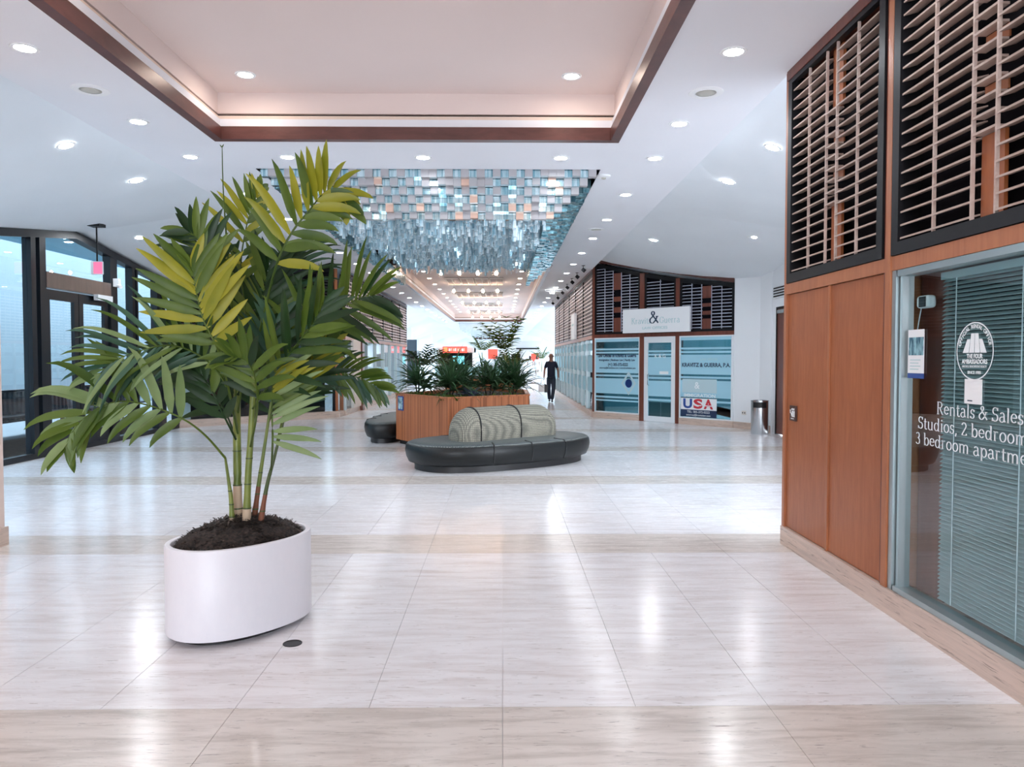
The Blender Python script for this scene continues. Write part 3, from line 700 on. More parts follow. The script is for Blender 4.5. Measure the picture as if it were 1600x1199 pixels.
# restroom sign on the wood panel
rx_, rz_ = yx(1239, 646, 2.32)
t = deco('restroom_sign', label='small dark restroom sign with figures on the left brown wall panel', category='sign')
b = MB().box(rx_ - 0.062, rx_ + 0.062, -0.004, 0.011, rz_ - 0.062, rz_ + 0.062).build('plate', mat('sign_brown', (0.06, 0.025, 0.02), 0.4), t)
for dx in (0.0, 0.034):
    MB().lathe([(0.001, 0), (0.009, 0.008), (0.001, 0.018)], (rx_ + dx, -0.006, rz_ + 0.024), 8).box(rx_ + dx - 0.011, rx_ + dx + 0.011, -0.006, -0.004, rz_ - 0.03, rz_ + 0.02).build('figure', M['white_p'], t)
MB().tube([(rx_ - 0.042, -0.005, rz_ + 0.03), (rx_ - 0.04, -0.005, rz_ + 0.0), (rx_ - 0.02, -0.005, rz_), (rx_ - 0.014, -0.005, rz_ - 0.02)], 0.004).build('wheelchair_figure', M['white_p'], t)
MB().box(rx_ - 0.03, rx_ + 0.03, -0.0055, -0.004, rz_ - 0.047, rz_ - 0.041).build('braille_bar', M['white_p'], t)

# ------------------------------------------------------------------ near left shop: only its corner shows
WL = MB().box(-4.6, -4.185, -9, 6.36, 0, 4.2).build('wall_left', M['pinkstone'], kind=ST)
MB().box(-4.185, -4.165, -9, 6.38, 0, 0.155).build('baseboard_left', M['base'], kind=ST)

# ------------------------------------------------------------------ law office, angled front
A, B = (2.41, 20.08), (5.20, 16.90)
lloc, lrot, LL = frame_at(A, B)
def s_of(u):                              # distance along the front for an image column
    d = at(u, 560, Y=10); k = d.x / d.y
    dx, dy = (B[0]-A[0]) / LL, (B[1]-A[1]) / LL
    return (k * A[1] - A[0]) / (dx - k * dy)
def law(name, mb, m, parent=None, **k):
    o = mb.build(name, m, parent, **k)
    if parent is None: o.location = lloc; o.rotation_euler.z = lrot
    return o
sA, sB, sC, sD = s_of(1000), s_of(1007), s_of(1056), s_of(1062)
ztop = lambda x: bay_z(A[0] + (B[0]-A[0]) * x / LL, A[1] + (B[1]-A[1]) * x / LL) - 0.10
FR = law('wall_law_office', MB().box(0, LL, 0.25, 0.3, 3.0, 4.3), M['dark'], kind=ST)
law('middle_rail', MB().box(0, LL, -0.02, 0.12, 2.10, 2.19), M['redwood'], FR)
law('top_beam', MB().prism([(0, -0.03), (LL, -0.03), (LL, 0.12), (0, 0.12)], [ztop(0), ztop(LL), ztop(LL), ztop(0)], [ztop(0) + 0.12, ztop(LL) + 0.12, ztop(LL) + 0.12, ztop(0) + 0.12]), M['trimwood'], FR)
for k, (a, b) in enumerate(((0, 0.07), (sA, sB), (sC, sD))):
    law('post', MB().box(a, b, -0.025, 0.14, 0.0 if k else 0.0, min(ztop(a), ztop(b)) + 0.01), M['redwood'], FR)
law('base_stone', MB().box(0, sA, -0.03, 0.14, 0, 0.15).box(sD, LL, -0.03, 0.14, 0, 0.15), M['base'], FR)
for i, (a, b, nc, bl, nm) in enumerate(((0.07, sA, 5, (2,), 'left of'), (sB, sC, 2, (), 'above'), (sD, LL, 5, (2,), 'right of'))):
    t = empty('louvre_screen', label='dark louvre screen %s the law office %s' % (nm, 'sign' if nm != 'above' else 'door, behind the sign'), category='louvre', group='louvre screens over the law office')
    t.location = lloc; t.rotation_euler.z = lrot
    louvre_far(t, a, b, 2.19, ztop, nc, bl, M['slat_far2'])
# windows and door
def striped(W, x0, x1, z0, z1, bands):    # frosted bands on the glass
    for (a, b) in bands: MB().box(x0, x1, -0.012, -0.010, z0 + (z1 - z0) * a, z0 + (z1 - z0) * b).build('frosted_band', M['film'], W)
BANDS = ((0.145, 0.165), (0.19, 0.215), (0.25, 0.46), (0.485, 0.51), (0.535, 0.78), (0.80, 0.825), (0.845, 0.87), (0.96, 1.0))
W2 = law('window_2', MB().box(0.10, sA - 0.03, 0.0, 0.006, 0.18, 2.07), M['tglass'], kind=ST)
law('window_frame', MB().box(0.07, 0.10, -0.02, 0.03, 0.15, 2.10).box(sA - 0.03, sA, -0.02, 0.03, 0.15, 2.10).box(0.10, sA - 0.03, -0.02, 0.03, 0.15, 0.18).box(0.10, sA - 0.03, -0.02, 0.03, 2.07, 2.10), M['whitemetal'], W2)
striped(W2, 0.10, sA - 0.03, 0.18, 2.07, BANDS)
W3 = law('window_3', MB().box(sD + 0.03, LL - 0.06, 0.0, 0.006, 0.18, 2.07), M['tglass'], kind=ST)
law('window_frame', MB().box(sD, sD + 0.03, -0.02, 0.03, 0.15, 2.10).box(LL - 0.06, LL, -0.02, 0.03, 0.15, 2.10).box(sD + 0.03, LL - 0.06, -0.02, 0.03, 0.15, 0.18).box(sD + 0.03, LL - 0.06, -0.02, 0.03, 2.07, 2.10), M['whitemetal'], W3)
striped(W3, sD + 0.03, LL - 0.06, 0.18, 2.07, BANDS[1:])
D1 = law('door_1', MB().box(sB + 0.12, sC - 0.12, 0.0, 0.006, 0.14, 1.95), M['tglass'], kind=ST)
law('door_frame', MB().box(sB, sB + 0.12, -0.02, 0.03, 0.01, 2.10).box(sC - 0.12, sC, -0.02, 0.03, 0.01, 2.10).box(sB + 0.12, sC - 0.12, -0.02, 0.03, 0.01, 0.14).box(sB + 0.12, sC - 0.12, -0.02, 0.03, 1.95, 2.10), M['whitemetal'], D1)
law('door_handle', MB().tube([(sB + 0.15, -0.02, 0.9), (sB + 0.15, -0.07, 0.92), (sB + 0.15, -0.07, 1.16), (sB + 0.15, -0.02, 1.18)], 0.012), M['steel'], D1)
striped(D1, sB + 0.12, sC - 0.12, 0.18, 2.0, BANDS[1:7])
def ltxt(Wp, u, z, body, size, m, width=None, d=-0.016, **k): return text('lettering', body, size, m, Wp, (s_of(u), d, z), width=width, depth=0.001, **k)
ltxt(W2, 964, 1.60, 'Law Offices of Kravitz & Guerra', 0.12, M['text_n'], 1.28, bold=0.004)
ltxt(W2, 964, 1.50, 'Immigration | Business Law | Family Law', 0.075, M['text_n'], 1.2, bold=0.002)
ltxt(W2, 966, 1.375, '(+1) 305-372-0222', 0.10, M['text_n'], 0.66, bold=0.003)
ltxt(W2, 965, 1.30, 'attorney@kravitzlaw.com | www.kravitzlaw.com', 0.06, M['text_n'], 1.2, bold=0.001)
s = MB(); q = s_of(983)
for (r1, r0) in ((0.30, 0.22),):
    for k in range(4):
        a0, a1 = k * PI/2, (k+1) * PI/2
        s.poly([(q + r1*0.8*math.cos(a0), -0.016, 0.93 + r1*math.sin(a0)), (q + r1*0.8*math.cos(a1), -0.016, 0.93 + r1*math.sin(a1)), (q + r0*0.8*math.cos(a1), -0.016, 0.93 + r0*math.sin(a1)), (q + r0*0.8*math.cos(a0), -0.016, 0.93 + r0*math.sin(a0))])
s.build('diamond_emblem', M['film2'], W2)
MB().lathe([(0.11, 0), (0.001, 0.0)], seg=20).build('emblem_disc', M['blue'], W2, (q, -0.016, 0.93)).rotation_euler = (PI/2, 0, 0)
ltxt(D1, 1032, 1.58, 'K & G', 0.13, M['text_w'], 0.32)
MB().box(s_of(1031), s_of(1045), -0.014, -0.012, 1.18, 1.25).build('hours_card', M['white_p'], D1)
ltxt(W3, 1108, 1.52, 'LAW OFFICES', 0.07, M['text_g'], 0.45)
ltxt(W3, 1103, 1.37, 'KRAVITZ & GUERRA, P.A.', 0.13, M['text_n'], 1.30, bold=0.003)
MB().box(s_of(1067), s_of(1121), -0.018, -0.015, 0.76, 1.08).build('window_card', M['film2'], W3)
ltxt(W3, 1090, 0.86, '&', 0.22, M['text_w'], bold=0.004, d=-0.02)
ltxt(W3, 1094, 0.66, 'IMMIGRATION', 0.11, M['text_w'], 0.86, bold=0.002, d=-0.02)
# USA poster, one flag-coloured letter each
x0p, x1p = s_of(1065), s_of(1121)
PO = empty('window_poster', label='white poster with red white and blue USA letters low in the law office right window', category='poster'); PO.location = lloc; PO.rotation_euler.z = lrot
MB().box(x0p, x1p, -0.020, -0.014, 0.36, 0.63).build('sheet', M['white_p'], PO)
MB().box(x0p, x1p, -0.019, -0.014, 0.19, 0.36).build('dark_strip', M['text_n'], PO)
for k, (ch, m_) in enumerate((('U', M['blue']), ('S', M['usared']), ('A', M['usared']))):
    text('letter', ch, 0.30, m_, PO, (x0p + (x1p - x0p) * (0.20 + 0.29 * k), -0.022, 0.40), width=0.25, depth=0.001, bold=0.012)
    if k: MB().box(x0p + (x1p - x0p) * (0.10 + 0.29 * k), x0p + (x1p - x0p) * (0.30 + 0.29 * k), -0.0245, -0.0235, 0.455, 0.475).build('letter_stripe', M['white_p'], PO)
text('lettering', 'TEL: 305-372-0222', 0.075, M['text_w'], PO, ((x0p + x1p) / 2, -0.021, 0.285), width=0.62, depth=0.001)
text('lettering', 'attorney@kravitzlaw.com', 0.065, M['text_w'], PO, ((x0p + x1p) / 2, -0.021, 0.215), width=0.66, depth=0.001)
# sign board
SG = empty('office_sign', label='white rectangular law office sign with a large black ampersand above the door', category='sign'); SG.location = lloc; SG.rotation_euler.z = lrot
g0, g1 = s_of(979), s_of(1083)
MB().box(g0, g1, -0.16, -0.10, 2.20, 2.79).build('board', M['white_p'], SG)
MB().box(g0 + 0.2, g0 + 0.26, -0.10, -0.02, 2.3, 2.7).box(g1 - 0.26, g1 - 0.2, -0.10, -0.02, 2.3, 2.7).build('bracket', M['alu'], SG)
gm = (g0 + g1) / 2
serif('lettering', 'Kravitz', 0.21, M['text_g'], SG, (gm - 0.72, -0.163, 2.42), width=0.62)
serif('lettering', 'Guerra', 0.21, M['text_g'], SG, (gm + 0.14, -0.163, 2.42), width=0.60)
serif('ampersand', '&', 0.42, M['text_d'], SG, (gm - 0.17, -0.166, 2.42), thick=0.11, thin=0.035)
text('lettering', 'LAW OFFICES', 0.095, M['text_g'], SG, (gm + 0.0, -0.163, 2.28), width=0.75, depth=0.002)
# inside of the office
MB().prism([(2.9, 20.4), (5.6, 17.3), (7.6, 19), (6.2, 23.5), (2.9, 23.5)], 4.0, 4.05).build('ceiling', M['dark'], kind=ST)
MB().box(2.8, 8.6, 24.4, 24.6, 0, 4.0).box(8.5, 8.6, 16.0, 24.4, 0, 4).build('wall_office_back', M['teal_wall'], kind=ST)
CB = empty('cabinet', (4.6, 19.7, 0), lrot, label='low pale cabinet with printer seen inside the law office left window', category='cabinet')
b = MB().box(-1.0, 0.2, -0.2, 0.25, 0, 0.42).build('body', M['whitemetal'], CB); bevel(b, 0.01, 1)
MB().box(-0.98, -0.42, -0.215, -0.2, 0.03, 0.40).build('door', M['alu'], CB); MB().box(-0.38, 0.18, -0.215, -0.2, 0.03, 0.40).build('door', M['alu'], CB)

# ------------------------------------------------------------------ right column, outer wall, bin, outlet, side door
MB().prism([(5.20, 16.90), (5.57, 16.28), (5.63, 15.75), (6.0, 15.75), (6.0, 17.6), (5.6, 17.6)], 0, 3.9).build('wall_column', M['white'], kind=ST)
MB().prism([(5.19, 16.89), (5.56, 16.26), (5.62, 15.74), (5.66, 15.80), (5.60, 16.32), (5.24, 16.93)], 0, 0.15).build('baseboard_column', M['base'], kind=ST)
MB().box(5.64, 5.8, 15.52, 15.75, 0, 3.8).box(5.64, 5.8, 13.6, 15.52, 2.62, 3.8).box(5.64, 5.8, 6.3, 13.6, 0, 3.9).build('wall_right_outer', M['white'], kind=ST)
D2 = MB().box(5.655, 5.70, 13.65, 15.49, 0.02, 2.58).build('door_2', M['redwood'], kind=ST)
MB().box(5.635, 5.74, 15.49, 15.52, 0.0, 2.62).box(5.63, 5.74, 13.60, 13.65, 0, 2.62).box(5.635, 5.74, 13.65, 15.49, 2.58, 2.62).build('door_frame', M['black'], D2)
MB().box(5.59, 5.655, 15.0, 15.35, 2.48, 2.55).build('door_closer', M['alu'], D2)
VG = empty('wall_vent', (5.64, 15.0, 2.93), label='white slotted air vent above the red door at right', category='vent')
for k in range(4): MB().box(-0.02, 0.0, -0.8, 0.65, -0.10 + k * 0.055, -0.07 + k * 0.055).build('slat', M['black'], VG)
MB().box(-0.015, 0.0, -0.85, 0.70, -0.13, 0.12).build('frame', M['whitemetal'], VG)
q = at(1187, 678, Z=0)
BN = empty('litter_bin', (5.33, 15.55, 0), label='round stainless steel litter bin beside the white column', category='bin')
MB().lathe([(0.17, 0.0), (0.175, 0.02), (0.175, 0.55)], seg=40, cap=True).build('body', M['steel'], BN, smooth=40)
s = MB(); rr = 0.176; n = 40                 # hood with an arched opening facing the camera
for i in range(n):
    a0, a1 = 2*PI*i/n, 2*PI*(i+1)/n; am = (a0+a1)/2; dd = abs(((am - math.radians(250)) + PI) % (2*PI) - PI)
    zlo = 0.55 if dd > 0.75 else 0.665
    s.poly([(rr*math.cos(a0), rr*math.sin(a0), zlo), (rr*math.cos(a1), rr*math.sin(a1), zlo), (rr*math.cos(a1), rr*math.sin(a1), 0.69), (rr*math.cos(a0), rr*math.sin(a0), 0.69)])
s.build('hood', M['steel'], BN, smooth=40)
MB().lathe([(0.165, 0.50), (0.165, 0.685)], seg=32).build('liner', M['blackplastic'], BN, smooth=40)
MB().lathe([(0.18, 0.688), (0.18, 0.70), (0.14, 0.70), (0.14, 0.688)], seg=40, cap=False).build('rim', M['steel'], BN, smooth=40)
OT = empty('wall_outlet', label='small white electrical outlet low on the white column', category='outlet')
q1, q2 = Vector((5.20, 16.90, 0)), Vector((5.57, 16.28, 0)); q = q1.lerp(q2, 0.42)
OT.location = (q.x, q.y, 0.36); OT.rotation_euler.z = math.atan2(q2.y - q1.y, q2.x - q1.x)
MB().box(-0.06, 0.06, -0.012, 0, -0.045, 0.045).build('plate', M['cream'], OT)
for dx in (-0.03, 0.03): MB().box(dx - 0.012, dx + 0.012, -0.016, -0.012, -0.015, 0.015).build('socket', M['blackplastic'], OT)

# ------------------------------------------------------------------ corridor shop fronts between y = 20 and 34
def corridor_front(A, B, n, wall_name, side, gl):
    loc_, rot_, L_ = frame_at(A, B)
    Wm = MB().box(0, L_, 0.3, 0.34, 0, 4.2).build(wall_name, M['white' if side == 'left' else 'teal_wall'], kind=ST); Wm.location = loc_; Wm.rotation_euler.z = rot_
    MB().box(0, L_, -0.02, 0.3, 0, 0.15).build('base_stone', M['base'], Wm)
    MB().box(0, L_, -0.02, 0.1, 2.08, 2.18).build('middle_rail', M['postwood'], Wm)
    MB().box(0, L_, -0.03, 0.1, 3.86, 3.93).build('top_rail', M['trimwood'], Wm)
    np_ = 6; pw = L_ / np_
    for i in range(np_):
        t = empty('louvre_screen', label='long fine louvre screen over the %s corridor shop fronts, %s from the far end' % (side, ORD[i if side == 'right' else np_ - 1 - i]), category='louvre', group='louvre screens over the %s corridor shops' % side)
        t.location = loc_; t.rotation_euler.z = rot_
        louvre_far(t, i * pw + 0.01, (i + 1) * pw - 0.01, 2.18, lambda x: 3.86, 9, sp_=0.105, m=M['slat_far'], b=0.03, dep=0.012, hf=0.02)
    k = L_ / n
    for i in range(n):
        g = MB().box(i * k + 0.05, (i + 1) * k - 0.03, 0.03, 0.036, 0.17, 2.06).build('window_%d' % gl[0], M['glass' if side == 'left' else 'tglass'], kind=ST); gl[0] += 1
        g.location = loc_; g.rotation_euler.z = rot_
        MB().box(i * k - 0.03, i * k + 0.05, -0.03, 0.08, 0.15, 2.08).build('window_frame', M['alu'], g)
        if side == 'right':
            for (a, b) in ((0.25, 0.46), (0.535, 0.78), (0.845, 0.95)): MB().box(i * k + 0.05, (i + 1) * k - 0.03, 0.022, 0.024, 0.17 + 1.9 * a, 0.17 + 1.9 * b).build('frosted_band', M['film'], g)
    return Wm, loc_, rot_
gl = [4]
WRC, wl_, wr_ = corridor_front((2.40, 34.3), (2.40, 20.10), 11, 'wall_right_corridor', 'right', gl)
t = empty('wall_sign', label='small white sign fixed on the right corridor louvres', category='sign'); t.location = (2.30, 24.6, 0)
MB().box(-0.01, 0.06, -0.6, 0.6, 2.18, 3.0).build('board', M['white_p'], t)
MB().box(-0.014, -0.01, -0.3, 0.3, 2.62, 2.68).build('printed_line', M['text_g'], t)
WLC, _, _ = corridor_front((-4.30, 20.7), (-4.30, 34.0), 8, 'wall_left_corridor', 'left', gl)
# left shop: short return window + white pier + red-brown door edge
MB().box(-4.32, -4.24, 21.6, 22.7, 0.15, 2.1).build('wall_left_pier', M['cream'], kind=ST)
MB().box(-4.30, -4.20, 22.75, 23.1, 0.0, 2.12).build('door_3', M['redwood'], kind=ST)

# ------------------------------------------------------------------ dark angled front on the left
A2, B2 = (-7.30, 17.05), (-4.38, 20.10)
dloc, drot, DL = frame_at(A2, B2)
zt2 = lambda x: bay_z(A2[0] + (B2[0]-A2[0]) * x / DL, A2[1] + (B2[1]-A2[1]) * x / DL, -1) + 0.02
def dk(name, mb, m, parent=None, **k):
    o = mb.build(name, m, parent, **k)
    if parent is None: o.location = dloc; o.rotation_euler.z = drot
    return o
DW = dk('wall_dark_shop', MB().box(-0.3, DL, 0.6, 0.65, 0, 4.4), M['black'], kind=ST)
dk('base_stone', MB().box(0, DL, -0.04, 0.14, 0, 0.17), M['base'], DW)
dk('middle_rail', MB().box(0, DL, -0.02, 0.12, 2.1, 2.18), M['trimwood'], DW)
dk('post', MB().box(DL - 0.08, DL, -0.03, 0.12, 0.17, 3.93), M['postwood'], DW)
dk('top_beam', MB().prism([(0, -0.02), (DL, -0.02), (DL, 0.12), (0, 0.12)], [zt2(0) - 0.15, zt2(DL) - 0.15, zt2(DL) - 0.15, zt2(0) - 0.15], [zt2(0), zt2(DL), zt2(DL), zt2(0)]), M['black'], DW)
t = empty('louvre_screen', label='dark louvre screen behind the big palm above the black shop window', category='louvre'); t.location = dloc; t.rotation_euler.z = drot
louvre_far(t, 0.02, DL - 0.1, 2.18, lambda x: zt2(x) - 0.15, 9, m=mat('near_black_slat', (0.05, 0.04, 0.045), 0.5))
g = dk('window_30', MB().box(0.05, DL - 0.12, 0.03, 0.036, 0.2, 2.08), M['fglass'], kind=ST)
dk('window_frame', MB().box(0.0, 0.05, -0.01, 0.06, 0.17, 2.1).box(1.35, 1.41, -0.01, 0.06, 0.17, 2.1).box(2.75, 2.81, -0.01, 0.06, 0.17, 2.1).box(DL - 0.12, DL - 0.08, -0.01, 0.06, 0.17, 2.1), M['bronze'], g)
# window between the two fronts on the left
g = MB().box(-4.40, -4.39, 20.15, 20.65, 0.17, 2.08).build('window_31', M['glass'], kind=ST)
MB().box(-4.44, -4.34, 20.62, 20.72, 0.15, 2.1).build('window_frame', M['postwood'], g)
MB().box(-4.42, -4.32, 20.1, 20.7, 0, 0.15).build('baseboard_left_pier', M['base'], kind=ST)

# ------------------------------------------------------------------ left glass entrance (x = -7.31)
GX = -7.31
zg = lambda yy: 3.72 - abs(yy - 13.0) * 0.135
GW = MB().box(GX - 0.05, GX + 0.05, 6.3, 17.05, 0.0, 0.09).build('wall_left_glazed', M['bronze'], kind=ST)
def mull(y0, y1, z1=None, dpt=0.07, name='mullion'):
    z1a = (zg(y0) if z1 is None else z1); z1b = (zg(y1) if z1 is None else z1)
    MB().prism([(GX - dpt, y0), (GX + dpt, y0), (GX + dpt, y1), (GX - dpt, y1)], 0.09, [z1a - 0.01, z1a - 0.01, z1b - 0.01, z1b - 0.01]).build(name, M['bronze'], GW)
for (a, b) in ((9.2, 9.3), (11.75, 11.87), (11.97, 12.13), (14.10, 14.35), (14.93, 15.03), (15.1, 15.16), (15.98, 16.12), (16.9, 17.0)): mull(a, b)
hd = MB()
for (a, b) in ((6.4, 13.0), (13.0, 17.05)):
    hd.prism([(GX - 0.08, a), (GX + 0.08, a), (GX + 0.08, b), (GX - 0.08, b)], [zg(a) - 0.12, zg(a) - 0.12, zg(b) - 0.12, zg(b) - 0.12], [zg(a), zg(a), zg(b), zg(b)])
hd.build('head_beam', M['bronze'], GW)
def pane(y0, y1, z0, nm):
    MB().prism([(GX - 0.003, y0), (GX + 0.003, y0), (GX + 0.003, y1), (GX - 0.003, y1)], z0, [zg(y0) - 0.12, zg(y0) - 0.12, zg(y1) - 0.12, zg(y1) - 0.12]).build(nm, M['glass'], kind=ST)
for i, (a, b, z0) in enumerate(((6.4, 9.2, 0.09), (9.3, 11.75, 0.09), (14.35, 14.93, 0.09), (15.16, 15.98, 0.09), (16.12, 16.9, 0.09))): pane(a, b, z0, 'window_%d' % (32 + i))
pane(12.13, 13.0, 2.95, 'window_38'); pane(13.0, 14.10, 2.95, 'window_39')
MB().box(GX - 0.08, GX + 0.08, 12.13, 14.10, 2.70, 2.95).build('transom_beam', wood('bronze_brown', (0.12, 0.085, 0.07), (0.17, 0.12, 0.10), 0.3), GW)
for i, (a, b) in enumerate(((12.15, 13.10), (13.12, 14.08))):
    d = MB().box(GX - 0.003, GX + 0.003, a + 0.13, b - 0.13, 0.32, 2.52).build('door_%d' % (4 + i), M['glass'], kind=ST)
    MB().box(GX - 0.03, GX + 0.03, a, a + 0.13, 0.02, 2.68).box(GX - 0.03, GX + 0.03, b - 0.13, b, 0.02, 2.68).box(GX - 0.03, GX + 0.03, a + 0.13, b - 0.13, 0.02, 0.32).box(GX - 0.03, GX + 0.03, a + 0.13, b - 0.13, 2.52, 2.68).build('door_frame', M['bronze'], d)
    MB().tube([(GX + 0.05, a + 0.2, 1.05), (GX + 0.05, b - 0.2, 1.05)], 0.018, 8).build('push_bar', M['bronze'], d)
MB().box(GX + 0.08, GX + 0.16, 13.5, 14.0, 2.60, 2.70).build('door_closer', M['whitemetal'], GW)
EX = empty('exit_sign', (-7.0, 13.45, 3.0), label='small pink glowing exit sign hanging on a rod before the glass doors', category='sign')
q = at(152, 419, Y=12.6); EX.location = q
ztp = bay_z(q.x, q.y, -1) - q.z
b = MB().box(-0.10, 0.10, -0.02, 0.02, -0.11, 0.11).build('housing', M['white_p'], EX); bevel(b, 0.015, 2)
MB().box(-0.05, 0.092, -0.024, -0.02, -0.095, 0.095).build('lit_face', mat('pink_lit_face', (0.8, 0.16, 0.3), 0.4, emit=(1.0, 0.2, 0.36), es=0.35), EX)
MB().tube([(0, 0, 0.11), (0, 0, ztp)], 0.012).build('rod', M['black'], EX)
MB().box(-0.10, 0.10, -0.10, 0.10, ztp - 0.03, ztp + 0.02).build('canopy_plate', M['black'], EX)
CM = empty('wall_camera', (GX + 0.08, 14.22, 2.95), label='small white security camera on the entrance mullion near the exit sign', category='camera')
MB().box(0, 0.1, -0.05, 0.05, -0.05, 0.10).build('bracket', M['white_p'], CM); MB().tube([(0.05, 0, -0.02), (0.16, -0.08, -0.06)], 0.035, 10).build('barrel', M['white_p'], CM)
# outdoors
MB().box(-30, -7.6, -9, 120, -0.006, 0.0).build('floor', plaster('outdoor_paving', (0.20, 0.24, 0.27)), kind=ST)
MB().box(-13.2, -13.0, -8, 34, 0, 7.0).build('wall_outdoor', M['concrete'], kind=ST)
MB().box(-9.6, -7.5, 2, 30, 3.85, 4.0).build('ceiling', plaster('canopy_blue', (0.35, 0.66, 0.80)), kind=ST)
for yy, o_ in ((12.2, 'nearest'), (15.0, 'middle'), (18.5, 'farthest')): downlight((-8.5, yy, 3.85), 'downlight under the outdoor canopy seen through the entrance glass, %s' % o_, group='canopy downlights outside')
BC = empty('slatted_bench', (-9.9, 17.0, 0), label='dark slatted outdoor bench beyond the entrance glass', category='bench')
for k in range(44): MB().box(-0.05, 0.0, -3.2 + k * 0.145, -3.2 + k * 0.145 + 0.07, 0.30, 0.88).build('back_slat', M['bronze'], BC)
MB().box(-0.06, 0.01, -3.2, 3.2, 0.88, 0.93).box(-0.06, 0.01, -3.2, 3.2, 0.27, 0.31).build('back_rail', M['bronze'], BC)
MB().box(0.02, 0.45, -3.2, 3.2, 0.40, 0.44).build('seat', M['bronze'], BC)
for yy in (-3.1, 0, 3.1): MB().box(0.0, 0.06, yy, yy + 0.06, 0, 0.4).build('leg', M['bronze'], BC)
RL = empty('handrail', (-8.6, 15.0, 0), label='thin dark metal handrail outside the entrance doors', category='railing')
MB().tube([(0, -2.6, 0), (0, -2.6, 1.0), (0, 2.2, 1.0), (0, 2.2, 0)], 0.022, 8).build('rail', M['bronze'], RL)
MB().tube([(0, 0, 0), (0, 0, 1.0)], 0.018, 8).build('post', M['bronze'], RL)
OB = empty('outdoor_planter', (-9.0, 11.9, 0), label='grey box planter outside behind the left glass pane', category='planter')
MB().box(-0.3, 0.3, -0.35, 0.35, 0, 0.95).build('box', M['concrete'], OB); MB().box(-0.33, 0.33, -0.38, 0.38, 0.95, 1.0).build('rim', M['concrete'], OB)

# ------------------------------------------------------------------ potted palm
PX, PY = -1.535, 4.42
def pot_oval(a, b, n=56, rot=math.radians(50), cx=PX, cy_=PY):
    out = []
    for i in range(n):
        t = 2*PI*i/n; ct, st_ = math.cos(t), math.sin(t); e = 0.92
        x = a * abs(ct)**e * (1 if ct >= 0 else -1); y_ = b * abs(st_)**e * (1 if st_ >= 0 else -1)
        out.append((x*math.cos(rot) - y_*math.sin(rot), x*math.sin(rot) + y_*math.cos(rot)))
    return out
PALM = empty('potted_palm', (PX, PY, 0), label='tall potted palm in an oval white planter in the foreground', category='potted plant')
def ringz(a, b, z): return [(x, y_, z) for x, y_ in pot_oval(a, b)]
AA, BB = 0.426, 0.305
pot = MB().loft([ringz(AA-.02, BB-.02, 0.033), ringz(AA, BB, 0.038), ringz(AA, BB, 0.525), ringz(AA-.004, BB-.004, 0.532), ringz(AA-.030, BB-.030, 0.532), ringz(AA-.036, BB-.036, 0.524), ringz(AA-.036, BB-.036, 0.40)], cap=True).build('pot', M['potwhite'], PALM, smooth=40)
v = coords(M['potwhite'], 'Object', (3, 3, 1.2)); n_ = noise(M['potwhite'], v, 9, 6, 0.7)
lk(M['potwhite'], ramp(M['potwhite'], n_, [(0.20, (0.55, 0.55, 0.58)), (0.30, (0.80, 0.80, 0.86)), (1.0, (0.84, 0.84, 0.89))]), P(M['potwhite']).inputs['Base Color'])
MB().loft([ringz(AA-.07, BB-.07, 0.0), ringz(AA-.07, BB-.07, 0.034)]).build('plinth', M['blackplastic'], PALM)
mul = mat('bark_mulch', (0.02, 0.014, 0.012), 0.9)
v = coords(mul, 'Object'); lk(mul, ramp(mul, noise(mul, v, 60, 4), [(0.4, (0.008, 0.006, 0.006)), (0.7, (0.06, 0.04, 0.032))]), P(mul).inputs['Base Color'])
rings = []
for k, (f, z) in enumerate(((1.0, 0.505), (0.92, 0.535), (0.78, 0.572), (0.55, 0.60), (0.33, 0.622), (0.12, 0.632))):
    rings.append([(x * f * (1 + R.uniform(-.02, .02)), y_ * f * (1 + R.uniform(-.02, .02)), z + R.uniform(-.008, .008)) for x, y_ in pot_oval(AA-.04, BB-.04)])
MB().loft(rings).build('mulch_bed', mul, PALM, smooth=True)
ch = MB()
for i in range(2600):
    t = R.uniform(0, 2*PI); f = math.sqrt(R.random()) * 0.97
    x, y_ = (AA-.045)*f*math.cos(t), (BB-.045)*f*math.sin(t); r0 = math.radians(50)
    x, y_ = x*math.cos(r0)-y_*math.sin(r0), x*math.sin(r0)+y_*math.cos(r0)
    z = 0.520 + 0.125 * (1 - f ** 1.6) + R.uniform(-.004, .014); a = R.uniform(0, PI); l_ = R.uniform(.008, .034); wd = R.uniform(.0012, .005)
    d = Vector((math.cos(a), math.sin(a), R.uniform(-.5, .6))) * l_; n = Vector((-math.sin(a), math.cos(a), 0)) * wd; p = Vector((x, y_, z))
    ch.poly([p - d - n, p + d - n, p + d + n, p - d + n])
chm = mat('bark_chip', (0.05, 0.035, 0.03), 0.8); v = coords(chm, 'Object')
lk(chm, ramp(chm, noise(chm, v, 45, 2), [(0.35, (0.010, 0.008, 0.008)), (0.6, (0.045, 0.03, 0.024)), (0.8, (0.20, 0.14, 0.11))]), P(chm).inputs['Base Color'])
ch.build('mulch_chips', chm, PALM, kind='stuff')
